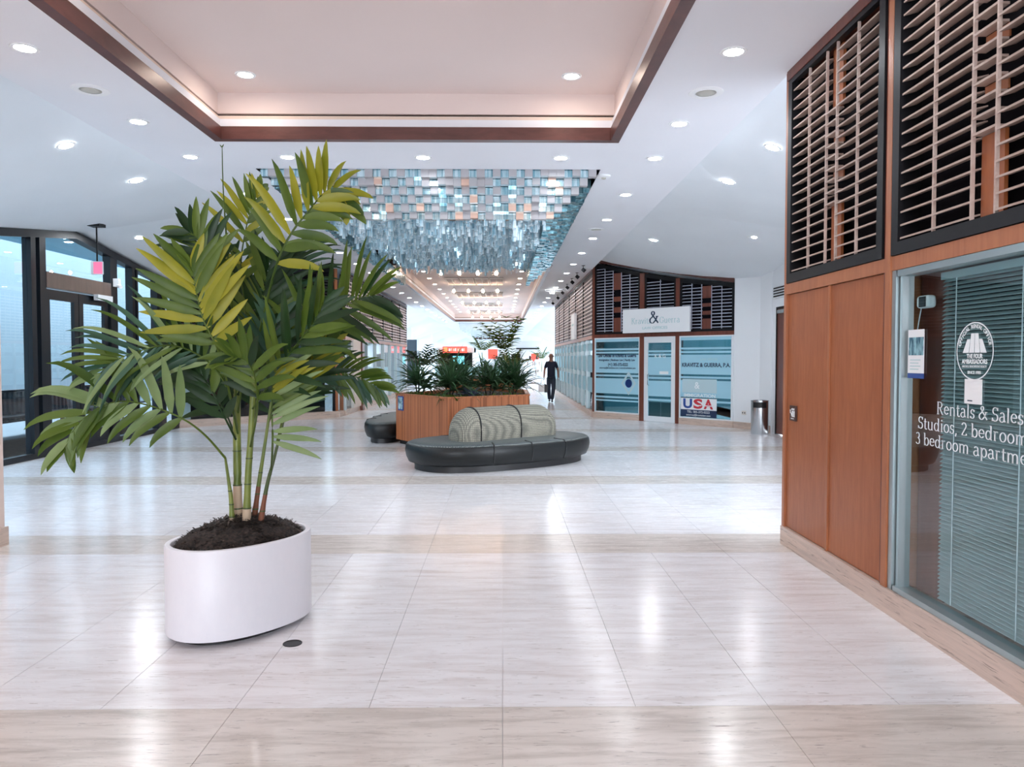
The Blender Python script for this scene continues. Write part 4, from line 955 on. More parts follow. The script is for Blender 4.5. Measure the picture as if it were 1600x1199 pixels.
def leafmat(name, dark, light, tip=None):
    m = mat(name, dark, 0.42, spec=0.35); dark = tuple(x * .8 for x in dark); light = tuple(x * .85 for x in light)
    v = coords(m, 'Object', (1, 1, 1)); oi = nd(m, 'ShaderNodeObjectInfo')
    c_ = ramp(m, noise(m, v, 4.5, 3), [(0.3, dark), (0.7, light)])
    c_ = mix(m, 0.55, c_, ramp(m, oi.outputs['Random'], [(0, dark), (1, light)]))
    at_ = nd(m, 'ShaderNodeAttribute'); at_.attribute_name = 'fold'
    lk(m, c_, P(m).inputs['Base Color'])
    bs = P(m); tr = nd(m, 'ShaderNodeBsdfTranslucent'); mx = nd(m, 'ShaderNodeMixShader'); mx.inputs[0].default_value = 0.18
    lk(m, mix(m, 0.5, c_, light), tr.inputs['Color'])
    lk(m, bs.outputs[0], mx.inputs[1]); lk(m, tr.outputs[0], mx.inputs[2]); lk(m, mx.outputs[0], m.node_tree.nodes['Material Output'].inputs[0])
    return m
LM = dict(
    y=leafmat('yellow_green_leaf', (0.20, 0.24, 0.015), (0.46, 0.42, 0.03)),
    g=leafmat('mid_green_leaf', (0.03, 0.085, 0.008), (0.15, 0.22, 0.03)),
    d=leafmat('dark_green_leaf', (0.006, 0.026, 0.009), (0.03, 0.08, 0.02)),
    b=leafmat('blue_green_leaf', (0.012, 0.06, 0.035), (0.09, 0.19, 0.11)),
    p=leafmat('pale_green_leaf', (0.12, 0.22, 0.06), (0.34, 0.44, 0.20)))
stem_g = mat('green_cane', (0.13, 0.18, 0.03), 0.4); v = coords(stem_g, 'Object', (1, 1, 1))
lk(stem_g, ramp(stem_g, noise(stem_g, v, 3, 3), [(0.35, (0.07, 0.12, 0.02)), (0.65, (0.24, 0.28, 0.06))]), P(stem_g).inputs['Base Color'])
stem_d = mat('dark_cane', (0.06, 0.09, 0.025), 0.45)
stem_r = mat('reddish_sheath', (0.20, 0.07, 0.035), 0.55)
stem_t = mat('tan_cane_base', (0.55, 0.42, 0.30), 0.6)
Pv = Vector((PX, PY, 0))
def w3(u, v, dy=0.0): return at(u, v, Y=PY + dy) - Pv
def smooth_path(pts, n):
    pts = [Vector(p) for p in pts]; out = []
    segs = len(pts) - 1
    for i in range(n):
        t = i / (n - 1) * segs; k = min(int(t), segs - 1); f = t - k
        p0, p1, p2, p3 = pts[max(k-1, 0)], pts[k], pts[k+1], pts[min(k+2, segs)]
        out.append(0.5 * ((2*p1) + (p2-p0)*f + (2*p0 - 5*p1 + 4*p2 - p3)*f*f + (3*p1 - p0 - 3*p2 + p3)*f**3))
    return out
# canes: pixels of base and top, width
for (pts, r, bm, bh) in (
    ([(363, 822, -.05), (361, 780, -.05), (357, 750, -.05), (352, 716, -.08)], .0155, stem_t, .12),
    ([(371, 820, .03), (371, 740, .03), (370, 650, .04), (372, 560, .05)], .026, stem_t, .30),
    ([(385, 822, -.03), (388, 740, -.03), (392, 680, -.03), (397, 582, -.02)], .021, stem_t, .17),
    ([(397, 812, .06), (404, 760, .06), (413, 700, .06), (428, 600, .10)], .016, stem_r, .34),
    ([(407, 818, .0), (417, 760, .0), (430, 710, .0), (450, 630, .0)], .0145, stem_r, .30)):
    P3 = smooth_path([w3(*p) for p in pts], 16)
    nb_ = max(2, int(16 * bh))
    P3[0].z -= 0.02
    rad = [r * (1.15 if i < 3 else 1.0) * (1 - (0.6 if r < .018 else 0.25) * i / 15) for i in range(16)]
    MB().tube(P3, rad, 12).build('cane', stem_g if r > .02 else stem_d if r < .015 else stem_g, PALM, smooth=60)
    MB().tube([p.copy() for p in P3[:nb_ + 1]], [q_ * 1.06 for q_ in rad[:nb_ + 1]], 12).build('cane_sheath', bm, PALM, smooth=60)
    for k in (2, 4, 7): 
        if k < 16: MB().tube([P3[k] - Vector((0,0,.004)), P3[k] + Vector((0,0,.004))], rad[k] * 1.10, 12).build('cane_ring', stem_d, PALM)
def frond(pts, n, L0, keys, up=0.9, nk=1.45, wk=1.12, side=(1, 1), droop=0.5, wid=0.034, r0=0.007, t0=0.30, depth=0.35, ang=52, t1=1.0, jit=0.15, env=None):
    """pts: surveyed rachis (u, v, dy); n leaflets a side; L0 longest leaflet; ang: leaflet angle from the rachis at the base"""
    P3 = smooth_path([w3(*p) for p in pts], 28); N = 27; n = max(1, int(n * nk)); wid *= wk
    root = MB().tube(P3, [r0 * (1 - 0.8 * i / N) for i in range(28)], 6).build('frond', LM['g'] if keys[0] != 'd' else LM['d'], PALM, smooth=60)
    for sd in (0, 1):
        if not side[sd]: continue
        sgn = -1 if sd == 0 else 1
        for k in range(n):
            t = t0 + (t1 - t0) * (k + 0.5 + R.uniform(-.2, .2)) / n
            i = t * N; a = int(i); f = i - a; p = P3[a].lerp(P3[min(a+1, N)], f)
            tg = (P3[min(a+1, N)] - P3[max(a-1, 0)]).normalized()
            # frond plane: rachis tangent and an in-view side vector tipped in depth
            sv = Vector((tg.z, 0, -tg.x)); 
            if sv.length < 1e-3: sv = Vector((1, 0, 0))
            sv.normalize(); sv = (sv * sgn + Vector((0, R.uniform(-depth, depth), 0))).normalized()
            q_ = (t - t0) / (t1 - t0)
            an = math.radians((ang * (1 - 0.62 * q_)) + R.uniform(-6, 6))
            d = (tg * math.cos(an) + sv * math.sin(an)).normalized()
            ln = L0 * 1.12 * side[sd] * (0.55 + 0.45 * math.sin(PI * min(1, q_ * 0.85 + 0.18))) * R.uniform(1 - jit, 1 + jit)
            if env: ln *= env(q_)
            sg = 8; pp = []; cur = p.copy(); dd = d.copy()
            for s in range(sg + 1):
                pp.append(cur.copy()); cur = cur + dd * (ln / sg)
                dd = (dd + Vector((0, 0, -droop * (0.10 + 3.2 * (s / sg) ** 2) / sg))).normalized()
            nrm = d.cross(sv if abs(d.dot(sv)) < .99 else tg)
            view = Vector((0.25 * sgn, -1, 0.35)); mb = MB(); rows = []
            for s in range(sg + 1):
                tt = (pp[min(s+1, sg)] - pp[max(s-1, 0)]).normalized()
                x = s / sg; wdt = wid * R.uniform(.97, 1.03) * (min(1, 0.28 + x * 3.2) if x < .3 else 1) * (1 if x < .55 else max(0.05, (1 - (x - .55) / .45) ** 0.6))
                wv = tt.cross(view).normalized(); wv = (wv + Vector((0, 0.25 * sgn, 0))).normalized()
                up_ = wv.cross(tt).normalized()
                rows.append([pp[s] + wv * wdt * .5 + up_ * wdt * .16, pp[s], pp[s] - wv * wdt * .5 + up_ * wdt * .16])
            mb.loft(rows, cap=False, closed=False)
            key = R.choice(keys)
            mb.build('leaflet', LM[key], root, smooth=True)
    return root
# --- the fronds, from the top of the plant down
frond([(392, 590, 0), (410, 500, -.05), (432, 415, -.12), (455, 365, -.15), (484, 328, -.15), (506, 302, -.12), (525, 300, -.1), (540, 322, -.1)], 12, 0.37, 'yyg', env=lambda q: 1 - .38 * q, side=(1, .72), droop=.8, wid=.050, t0=.28, ang=66, r0=.009, depth=.2)
frond([(372, 600, .05), (384, 500, .1), (376, 420, .12), (386, 350, .15), (397, 325, .18), (410, 295, .2)], 10, 0.32, 'gyg', env=lambda q: 1 - .45 * q, side=(1, .5), droop=.4, wid=.036, t0=.34, ang=60, depth=.2)
frond([(370, 650, .04), (365, 520, .0), (356, 400, .0), (349, 300, .0), (347, 228, .0)], 1, 0.02, 'g', t0=.97, r0=.009, wid=.005)
frond([(371, 650, .04), (378, 560, -.15), (345, 455, -.2), (325, 405, -.25), (308, 372, -.25), (296, 362, -.25)], 8, 0.22, 'gd', t0=.45, wid=.036, droop=.6, ang=65)
frond([(371, 670, .03), (345, 560, -.35), (318, 500, -.4), (306, 452, -.42), (300, 415, -.42)], 9, 0.34, 'yyg', t0=.30, wid=.044, droop=.12, ang=70, depth=.15, side=(1, .9))
frond([(396, 610, -.02), (428, 520, .2), (440, 460, .28), (446, 420, .3), (452, 395, .32)], 13, 0.36, 'dbd', t0=.30, wid=.020, droop=1.0, ang=80, side=(.5, 1), depth=.3)
frond([(394, 640, -.03), (440, 565, .05), (485, 510, .08), (530, 482, .1), (562, 466, .1), (583, 462, .1)], 11, 0.34, 'ggd', t0=.32, wid=.036, droop=.55, ang=74, side=(1, .95))
frond([(394, 640, -.03), (428, 590, -.3), (456, 548, -.35), (488, 508, -.4), (504, 478, -.4)], 9, 0.36, 'gdd', t0=.12, wid=.040, droop=.25, ang=58, side=(.9, .8))
frond([(419, 660, .07), (450, 610, .3), (492, 582, .32), (530, 582, .35), (565, 592, .38), (594, 608, .4)], 12, 0.20, 'gbg', t0=.38, wid=.026, droop=.9, ang=62)
frond([(424, 735, .0), (426, 690, -.32), (425, 640, -.34), (426, 600, -.36), (432, 582, -.36)], 12, 0.27, 'gyp', t0=.22, wid=.030, droop=.32, ang=82, side=(0, 1), depth=.15)
frond([(433, 690, .0), (446, 640, -.12), (462, 600, -.14), (486, 565, -.15), (508, 532, -.15)], 7, 0.26, 'ygg', t0=.25, wid=.046, droop=.15, ang=34, side=(.6, 1))
frond([(352, 716, -.1), (322, 682, -.2), (288, 656, -.28), (240, 636, -.32), (190, 627, -.36), (150, 640, -.4), (118, 668, -.42), (104, 700, -.42)], 11, 0.34, 'ggp', t0=.28, wid=.044, droop=1.25, ang=66, side=(.75, 1.0), depth=.4)
frond([(372, 680, .03), (352, 600, -.2), (318, 560, -.3), (270, 540, -.35), (220, 548, -.4), (178, 565, -.42), (150, 590, -.42)], 14, 0.32, 'pbg', t0=.28, wid=.026, droop=.85, ang=62)
frond([(370, 690, .03), (345, 640, -.15), (325, 600, -.18), (300, 570, -.2), (285, 552, -.2)], 6, 0.28, 'dgd', t0=.15, wid=.046, droop=.1, ang=42)
frond([(371, 640, .04), (378, 560, .3), (362, 500, .34), (345, 462, .36), (332, 438, .36)], 10, 0.36, 'dd', t0=.18, wid=.042, droop=.35, ang=66)
frond([(394, 650, -.03), (398, 570, .1), (404, 510, .1), (412, 460, .1), (420, 420, .1)], 10, 0.36, 'ddg', t0=.15, wid=.044, droop=.35, ang=66)
frond([(391, 700, -.03), (402, 640, -.35), (398, 590, -.45), (385, 565, -.5), (362, 556, -.55)], 8, 0.22, 'gdg', t0=.3, wid=.036, droop=.95, ang=66)
frond([(413, 700, .06), (425, 640, .2), (450, 600, .26), (470, 560, .3), (490, 540, .3)], 9, 0.34, 'dbd', t0=.2, wid=.040, droop=.35, ang=66)
frond([(371, 690, .04), (350, 640, .2), (318, 590, .3), (286, 560, .35), (262, 530, .38)], 10, 0.32, 'dd', t0=.25, wid=.040, droop=.3, ang=62)
frond([(391, 690, -.03), (400, 640, 0), (408, 590, -.02), (424, 545, -.05), (432, 500, -.05)], 8, 0.28, 'bdb', t0=.3, wid=.036, droop=.7, ang=76)
FD = empty('floor_drain', (0, 0, 0), label='small round dark floor cap beside the white palm planter', category='floor cap')
q = at(457, 1006, Z=0); FD.location = q; MB().lathe([(0.052, -0.001), (0.052, 0.003), (0.045, 0.003), (0.044, 0.001), (0.001, 0.001)], seg=28).build('cap', M['blackplastic'], FD, smooth=40)

# ------------------------------------------------------------------ wooden planter with plants
pw_ = M['planterwood']; v = coords(pw_, 'Object', (22, 22, .05)); fn = noise(pw_, v, 1.3, 1)
old = P(pw_).inputs['Base Color'].links[0].from_socket
lk(pw_, mix(pw_, .8, old, ramp(pw_, fn, [(.42, (.55, .5, .48)), (.5, (1, 1, 1))]), 'MULTIPLY'), P(pw_).inputs['Base Color'])
PL = empty('hexagonal_planter', (-0.6, 14.5, 0), label='large angular planter box of reddish striped wood in the middle of the hall', category='planter')
pl = [(-1.96, 13.92), (-0.90, 12.38), (0.48, 13.40), (0.50, 15.3), (-0.25, 16.6), (-1.12, 15.6)]
def off(poly, d):
    out = []; n = len(poly)
    for i in range(n):
        p0, p1, p2 = Vector(poly[i-1]), Vector(poly[i]), Vector(poly[(i+1) % n])
        e1 = (p1 - p0).normalized(); e2 = (p2 - p1).normalized(); n1 = Vector((-e1.y, e1.x)); n2 = Vector((-e2.y, e2.x))
        b = (n1 + n2).normalized(); out.append(tuple(p1 + b * d / max(.3, b.dot(n1))))
    return out
lp = [(x + 0.6, y_ - 14.5) for x, y_ in pl]
kick = off(lp, 0.06)
MB().prism(kick, 0, 0.10).build('plinth', M['blackplastic'], PL)
inn = off(lp, 0.05)
for i in range(6):
    j = (i + 1) % 6
    MB().prism([lp[i], lp[j], inn[j], inn[i]], 0.08, 0.905).build('side_panel', M['planterwood'], PL)
    r0_, r1_ = off(lp, -0.012), off(lp, 0.07)
    MB().prism([r0_[i], r0_[j], r1_[j], r1_[i]], 0.905, 0.93).build('rim', M['planterwood'], PL)
MB().prism(off(lp, 0.06), 0.6, 0.86).build('soil', M['soil'], PL)
a, b = Vector(lp[0]), Vector(lp[1]); q = a.lerp(b, 0.11); an = math.atan2(b.y - a.y, b.x - a.x)
o = MB().box(-0.10, 0.10, -0.015, 0, -0.13, 0.13).build('plaque', M['blue'], PL, (q.x, q.y, 0.75)); o.rotation_euler.z = an
pm2 = mat('plaque_picture', (0.2, 0.35, 0.45), 0.4); v = coords(pm2, 'Object', (14, 1, 10)); lk(pm2, ramp(pm2, noise(pm2, v, 1, 3), [(0.4, (0.04, 0.12, 0.16)), (0.6, (0.45, 0.62, 0.68))]), P(pm2).inputs['Base Color'])
o2 = MB().box(-0.085, 0.085, -0.017, -0.015, -0.105, 0.11).build('picture', pm2, o)
def blade(mb, p, az, el, ln, wd, droop, sg=5):
    d = Vector((math.cos(az) * math.cos(el), math.sin(az) * math.cos(el), math.sin(el))); cur = Vector(p); rows = []
    for s in range(sg + 1):
        x = s / sg; w_ = wd * (1 - x ** 2.2) + 0.001
        sv = d.cross(Vector((0, 0, 1))); sv = sv.normalized() if sv.length > 1e-3 else Vector((1, 0, 0))
        up_ = sv.cross(d) * (w_ * .3)
        rows.append([cur + sv * w_ / 2 + up_, cur, cur - sv * w_ / 2 + up_]); cur = cur + d * ln / sg
        d = (d + Vector((0, 0, -droop / sg * (0.4 + s * .35)))).normalized()
    mb.loft(rows, cap=False, closed=False)
strap_m = leafmat('strap_leaf', (0.010, 0.045, 0.014), (0.10, 0.20, 0.09))
def strap_plant(name, p, h, n, label, cat='plant', m=None, group='strap-leaved plants in the wooden planter', stem=0.25, wd=.035, spread=1.0):
    t = empty(name, p, label=label, category=cat, group=group); mb = MB(); sm = MB()
    for k in range(3):
        a = k * 2.1 + R.random(); dx, dy = 0.10 * math.cos(a), 0.10 * math.sin(a)
        sm.tube([(dx * .4, dy * .4, 0), (dx, dy, stem * (0.7 + .3 * k))], [.014, .011], 6)
        for i in range(n // 2):
            az = R.uniform(0, 2*PI); el = R.uniform(-0.05, 1.25)
            blade(mb, (dx, dy, stem * (0.7 + .3 * k) * R.uniform(.8, 1)), az, el, h * R.uniform(.7, 1.25) * spread, wd * 1.25, R.uniform(.6, 1.6))
    sm.build('stem', M['soil'], t, smooth=True); mb.build('foliage', m or strap_m, t, kind='stuff', smooth=True); return t
for (u, yy, h, n, lab) in ((655, 14.0, .62, 66, 'dark strap-leaved plant at the left corner of the wooden planter'), (701, 13.1, .66, 84, 'dark strap-leaved plant above the front corner of the wooden planter'),
                        (764, 13.7, .58, 66, 'dark strap-leaved plant right of the purple leaves in the wooden planter'), (800, 13.9, .60, 78, 'dark strap-leaved plant at the right end of the wooden planter'),
                        (728, 14.9, .55, 54, 'darker strap-leaved plant at the back middle of the wooden planter')):
    q = at(u, 600, Y=yy); strap_plant('strap_leaf_plant', (q.x, yy, .85), h, n, lab)
brm = leafmat('purple_leaf', (0.035, 0.05, 0.09), (0.14, 0.17, 0.26))
q = at(735, 600, Y=13.0); t = empty('bromeliad', (q.x, 13.0, .86), label='broad blue-purple leaved rosette between the strap plants', category='plant'); mb = MB()
for i in range(22): blade(mb, (0, 0, 0.01), i * 2.4, 0.35 + 0.7 * (i / 22), .30, .085, .9)
mb.build('foliage', brm, t, kind='stuff', smooth=True); MB().lathe([(.03, 0), (.02, .06)], seg=8).build('stem', M['soil'], t)
t = empty('ground_cover', (-0.6, 14.2, .86), label='low green ground cover along the planter rim', category='plant'); mb = MB()
for i in range(500):
    k = R.random(); e = R.choice((0, 1)); a, b = Vector(lp[e]), Vector(lp[e+1]); q = a.lerp(b, k); n = Vector((-(b-a).y, (b-a).x)).normalized() * R.uniform(.1, .35)
    blade(mb, (q.x + n.x, q.y + n.y + .3, 0), R.uniform(0, 6.3), R.uniform(.4, 1.3), R.uniform(.05, .14), .035, .6, 3)
mb.build('foliage', LM['g'], t, kind='stuff', smooth=True)

# ------------------------------------------------------------------ benches
tweed = mat('grey_tweed_fabric', (0.3, 0.3, 0.27), 0.85, spec=0.2)
tc = nd(tweed, 'ShaderNodeTexCoord'); ck = nd(tweed, 'ShaderNodeTexVoronoi'); ck.inputs['Scale'].default_value = 38; ck.inputs['Randomness'].default_value = 0.12
lk(tweed, tc.outputs['Object'], ck.inputs['Vector'])
lk(tweed, ramp(tweed, ck.outputs['Distance'], [(0.2, (0.44, 0.42, 0.34)), (0.5, (0.22, 0.215, 0.18)), (0.8, (0.12, 0.12, 0.11))]), P(tweed).inputs['Base Color'])
leather = mat('black_leather', (0.008, 0.010, 0.011), 0.36, spec=0.4)
v = coords(leather, 'Object'); bump(leather, noise(leather, v, 70, 3), 0.25, 0.004)
seat_top = mat('grey_green_seat', (0.16, 0.19, 0.18), 0.5); v = coords(seat_top, 'Object')
ck = nd(seat_top, 'ShaderNodeTexVoronoi'); ck.inputs['Scale'].default_value = 38; ck.inputs['Randomness'].default_value = 0.1; lk(seat_top, v, ck.inputs['Vector'])
lk(seat_top, ramp(seat_top, ck.outputs['Distance'], [(0.25, (0.20, 0.22, 0.21)), (0.5, (0.06, 0.075, 0.08))]), P(seat_top).inputs['Base Color'])
def sup(a, b, e, n=72):
    out = []
    for i in range(n):
        t = 2*PI*i/n; ct, st_ = math.cos(t), math.sin(t)
        out.append((a * abs(ct)**(2/e) * (1 if ct >= 0 else -1), b * abs(st_)**(2/e) * (1 if st_ >= 0 else -1)))
    return out
def make_bench(loc_, rot_, L_, W_, label, back=True, seams=(-.42, .02, .45), bx=(-.95, .95)):
    t = empty('round_bench', loc_, rot_, label=label, category='bench', group='rounded hall benches'); a, b = L_/2, W_/2; e = 2.45
    MB().loft([[(x, y_, z) for x, y_ in sup(a - d, b - d, e)] for d, z in ((.13, 0), (.13, .085), (.12, .09))]).build('plinth', M['blackplastic'], t, smooth=40)
    MB().loft([[(x, y_, z) for x, y_ in sup(a - d, b - d, e)] for d, z in ((.12, .085), (.05, .11), (.015, .19), (0, .27), (.012, .345), (.03, .362))]).build('side_cover', leather, t, smooth=50)
    MB().loft([[(x, y_, z) for x, y_ in sup(a - d, b - d, e)] for d, z in ((.03, .355), (.036, .372), (.07, .386), (.25, .392), (.6 if b > .62 else b - .05, .392))]).build('seat_pad', seat_top, t, smooth=50)
    ring = [sup(a - d, b - d, e) for d in (.10, .045, .012, -.004, .008, .03, .20)]; zz_ = (.10, .12, .19, .27, .345, .378, .396)
    for s in seams:
        for sg_ in (-1, 1):
            i0 = min(range(72), key=lambda i: abs(ring[3][i][0] - s * a) + (0 if ring[3][i][1] * sg_ > 0 else 9))
            MB().tube([(ring[k][i0][0], ring[k][i0][1], zz_[k]) for k in range(7)], .008, 5).build('seam', M['blackplastic'], t)
    if back:
        x0, x1 = bx; xs = []; n = 26
        def sect(x, k):
            # half-barrel section, tapering and rounding off at both ends
            u_ = (x - x0) / (x1 - x0); end = min(u_, 1 - u_) / 0.16; s_ = math.sqrt(max(0.0, 1 - (1 - min(1, end)) ** 2))
            hb = 0.30 * (0.35 + 0.65 * s_) ; ht = 0.47 * (0.25 + 0.75 * s_); cyy = 0.10 * math.sin((u_ - .3) * PI) ; r = []
            for j in range(19):
                q_ = PI * j / 18; r.append((x, cyy + hb * math.cos(q_) * (1 + .22 * math.sin(q_)), 0.385 + ht * math.sin(q_) ** 0.75))
            return r
        for (f0, f1) in ((0, .16), (.17, .58), (.59, 1)):
            sec = [sect(x0 + (x1 - x0) * (f0 + (f1 - f0) * k / 12), k) for k in range(13)]
            for r in (sec[0], sec[-1]): r[:] = [(x, y_ * .985, .385 + (z - .385) * .985) for x, y_, z in r]
            MB().loft(sec).build('backrest', tweed, t, smooth=50)
        for f in (.165, .585): MB().tube([Vector(p) + Vector((0, 0, .002)) for p in sect(x0 + (x1 - x0) * f, 0)], .011, 6).build('piping', M['blackplastic'], t)
    return t
make_bench((-0.02, 11.28, 0), math.radians(33), 2.98, 1.66, 'large rounded bench with tweed barrel backrest in front of the wooden planter', bx=(-.86, .98))
make_bench((-2.19, 15.42, 0), math.radians(88), 3.3, 0.96, 'low rounded black bench half hidden left behind the wooden planter', back=False)
make_bench((0.22, 18.6, 0), math.radians(98), 2.5, 1.0, 'dark bench seen just behind the right end of the planter', bx=(-.8, .8))

# ------------------------------------------------------------------ people
def skin_fig(name, joints, edges, m, parent, lvl=2):
    d = bpy.data.meshes.new(name); d.from_pydata([j[0] for j in joints], edges, []); o = link(name, d, None)
    d.materials.append(m)
    s = o.modifiers.new('s', 'SKIN'); s.use_smooth_shade = True
    for i, j in enumerate(joints):
        d.skin_vertices[0].data[i].radius = (j[1], j[2] if len(j) > 2 else j[1]); d.skin_vertices[0].data[i].use_root = (i == 0)
    sb = o.modifiers.new('u', 'SUBSURF'); sb.levels = lvl; sb.render_levels = lvl
    bpy.context.view_layer.update()
    nd_ = bpy.data.meshes.new_from_object(o.evaluated_get(bpy.context.evaluated_depsgraph_get())); nd_.name = name
    bpy.data.objects.remove(o)
    for p in nd_.polygons: p.use_smooth = True
    nd_.materials.clear(); nd_.materials.append(m)
    o = link(name, nd_, parent); return o
skinm = mat('brown_skin', (0.30, 0.15, 0.10), 0.5); shirt = mat('navy_tshirt', (0.010, 0.014, 0.035), 0.8); jeans = mat('dark_jeans', (0.018, 0.028, 0.05), 0.8); shoe = mat('black_shoe', (0.01, 0.01, 0.01), 0.4)
def person(loc_, rot_, label, mats, hair=None, skirt=False, k=1.0):
    sk_, sh_, pa_ = mats
    t = empty('person', loc_, rot_, label=label, category='person'); t.scale = (k, k, k)
    # faces -y; right leg forward, arms swinging
    J = [((0, 0, 1.0), .06, .045), ((0, .0, 1.18), .10, .08), ((0, .01, 1.38), .13, .09), ((0, .0, 1.475), .062, .062), ((0, -.012, 1.54), .062, .065), ((0, -.015, 1.61), .088, .105), ((0, -.01, 1.69), .088, .105), ((0, -.01, 1.745), .055, .065),
         ((-.17, .01, 1.40), .055), ((-.235, .02, 1.15), .043), ((-.25, -.05, .92), .032), ((-.255, -.07, .85), .030, .022),
         ((.17, .01, 1.40), .055), ((.245, .04, 1.15), .043), ((.26, -.04, .93), .032), ((.265, -.06, .86), .030, .022),
         ((-.085, 0, .86), .06), ((-.085, -.06, .50), .05), ((-.06, .10, .10), .038), ((.085, 0, .86), .06), ((.085, -.12, .50), .05), ((.04, -.20, .10), .038)]
    Eg = [(0,1),(1,2),(2,3),(3,4),(4,5),(5,6),(6,7),(2,8),(8,9),(9,10),(10,11),(2,12),(12,13),(13,14),(14,15),(0,16),(16,17),(17,18),(0,19),(19,20),(20,21)]
    body = skin_fig('body', J, Eg, sk_, t)
    # five fingers a hand
    for sx in (-1, 1):
        hb = MB(); bx_ = sx * .26
        for f in range(4):
            fx = -.026 + f * .017; ln = (.062, .072, .068, .052)[f]
            hb.tube([(bx_, -.07 + fx, .845), (bx_ + sx * .002, -.07 + fx * 1.1, .845 - ln * .6), (bx_ - sx * .012, -.075 + fx * 1.1, .845 - ln)], [.009, .008, .006], 6)
        hb.tube([(bx_ - sx * .01, -.095, .86), (bx_ - sx * .02, -.12, .83), (bx_ - sx * .022, -.122, .805)], [.010, .009, .007], 6)
        hb.build('fingers', sk_, t, smooth=True)
    TJ = [((0, 0, .83), .155, .12), ((0, 0, 1.0), .155, .12), ((0, 0, 1.18), .148, .118), ((0, .01, 1.34), .155, .118), ((0, .0, 1.455), .08, .07), ((-.155, .01, 1.40), .068), ((-.215, .018, 1.20), .064), ((.155, .01, 1.40), .068), ((.222, .03, 1.20), .064)]
    skin_fig('shirt', TJ, [(0,1),(1,2),(2,3),(3,4),(3,5),(5,6),(3,7),(7,8)], sh_, t)
    if skirt: MB().lathe([(.15, 1.0), (.20, .8), (.24, .52), (.235, .52), (.0, .9)], seg=20, cap=False).build('skirt', pa_, t, smooth=True)
    else: skin_fig('trousers', [((0, 0, 1.02), .14, .108), ((-.08, 0, .82), .10), ((-.085, -.06, .48), .078), ((-.06, .09, .07), .062), ((.08, 0, .82), .10), ((.085, -.12, .48), .078), ((.04, -.19, .07), .062)], [(0,1),(1,2),(2,3),(0,4),(4,5),(5,6)], pa_, t)
    for (x, y_, z, lift) in ((-.06, .09, .0, .0), (.04, -.21, .0, .0)):
        skin_fig('shoe', [((x, y_ + .03, .055), .045), ((x, y_ - .09, .042), .042, .035), ((x, y_ - .17, .034), .032, .026)], [(0,1),(1,2)], shoe, t)
    fc = MB()
    for sx in (-.028, .028): fc.lathe([(.001, -.009), (.010, 0), (.001, .009)], (sx, -.112, 1.655), 8)
    fc.build('eyes', shoe, t)
    MB().loft([[(-.012, -.105, 1.665), (.012, -.105, 1.665), (0, -.10, 1.67)], [(-.018, -.11, 1.625), (.018, -.11, 1.625), (0, -.14, 1.628)], [(-.01, -.10, 1.615), (.01, -.10, 1.615), (0, -.11, 1.612)]]).build('nose', sk_, t, smooth=True)
    MB().tube([(-.026, -.106, 1.585), (0, -.114, 1.583), (.026, -.106, 1.585)], .006, 6).build('mouth', mat('lips', (0.20, 0.07, 0.06), 0.5), t)
    for sx in (-1, 1): MB().lathe([(.001, -.03), (.014, -.01), (.016, .012), (.001, .03)], (sx * .092, 0, 1.64), 8).build('ear', sk_, t, smooth=True)
    if hair: MB().loft([[( .084 * math.cos(2*PI*i/16) * s_, .012 + .098 * math.sin(2*PI*i/16) * s_, z) for i in range(16)] for s_, z in ((1.1, 1.50), (1.2, 1.60), (1.2, 1.70), (.9, 1.77), (.3, 1.80))]).build('hair', hair, t, smooth=True)
    return t
q = at(861, 628, Z=0)
MAN = person((q.x, q.y, 0), math.radians(-4), 'bald man in navy t-shirt and dark jeans walking toward the camera', (skinm, shirt, jeans))
SB = empty('shopping_bag', (q.x - .31, q.y - .12, 0), label='white and dark paper bag carried in the walking man\'s hand', category='bag')
MB().prism([(-.15, -.05), (.06, -.05), (.06, .05), (-.15, .05)], .36, .62).build('white_side', M['white_p'], SB)
MB().prism([(.06, -.05), (.19, -.05), (.17, .05), (.06, .05)], .34, [.66, .60, .60, .66]).build('dark_side', M['blackplastic'], SB)
MB().tube([(-.08, 0, .62), (-.03, 0, .80), (.0, 0, .82), (.04, 0, .80), (.07, 0, .62)], .006, 5).build('handle', M['blackplastic'], SB)
wsh = mat('white_clothes', (0.8, 0.8, 0.82), 0.7); hr = mat('dark_hair', (0.02, 0.012, 0.01), 0.6)
person((2.68, 73, 0), 0, 'distant person in white shirt and shorts, left one of the pair', (skinm, wsh, wsh), hr)
person((3.22, 70.5, 0), 0.2, 'distant person in white dress with dark hair, right one of the pair', (skinm, wsh, wsh), hr, skirt=True)

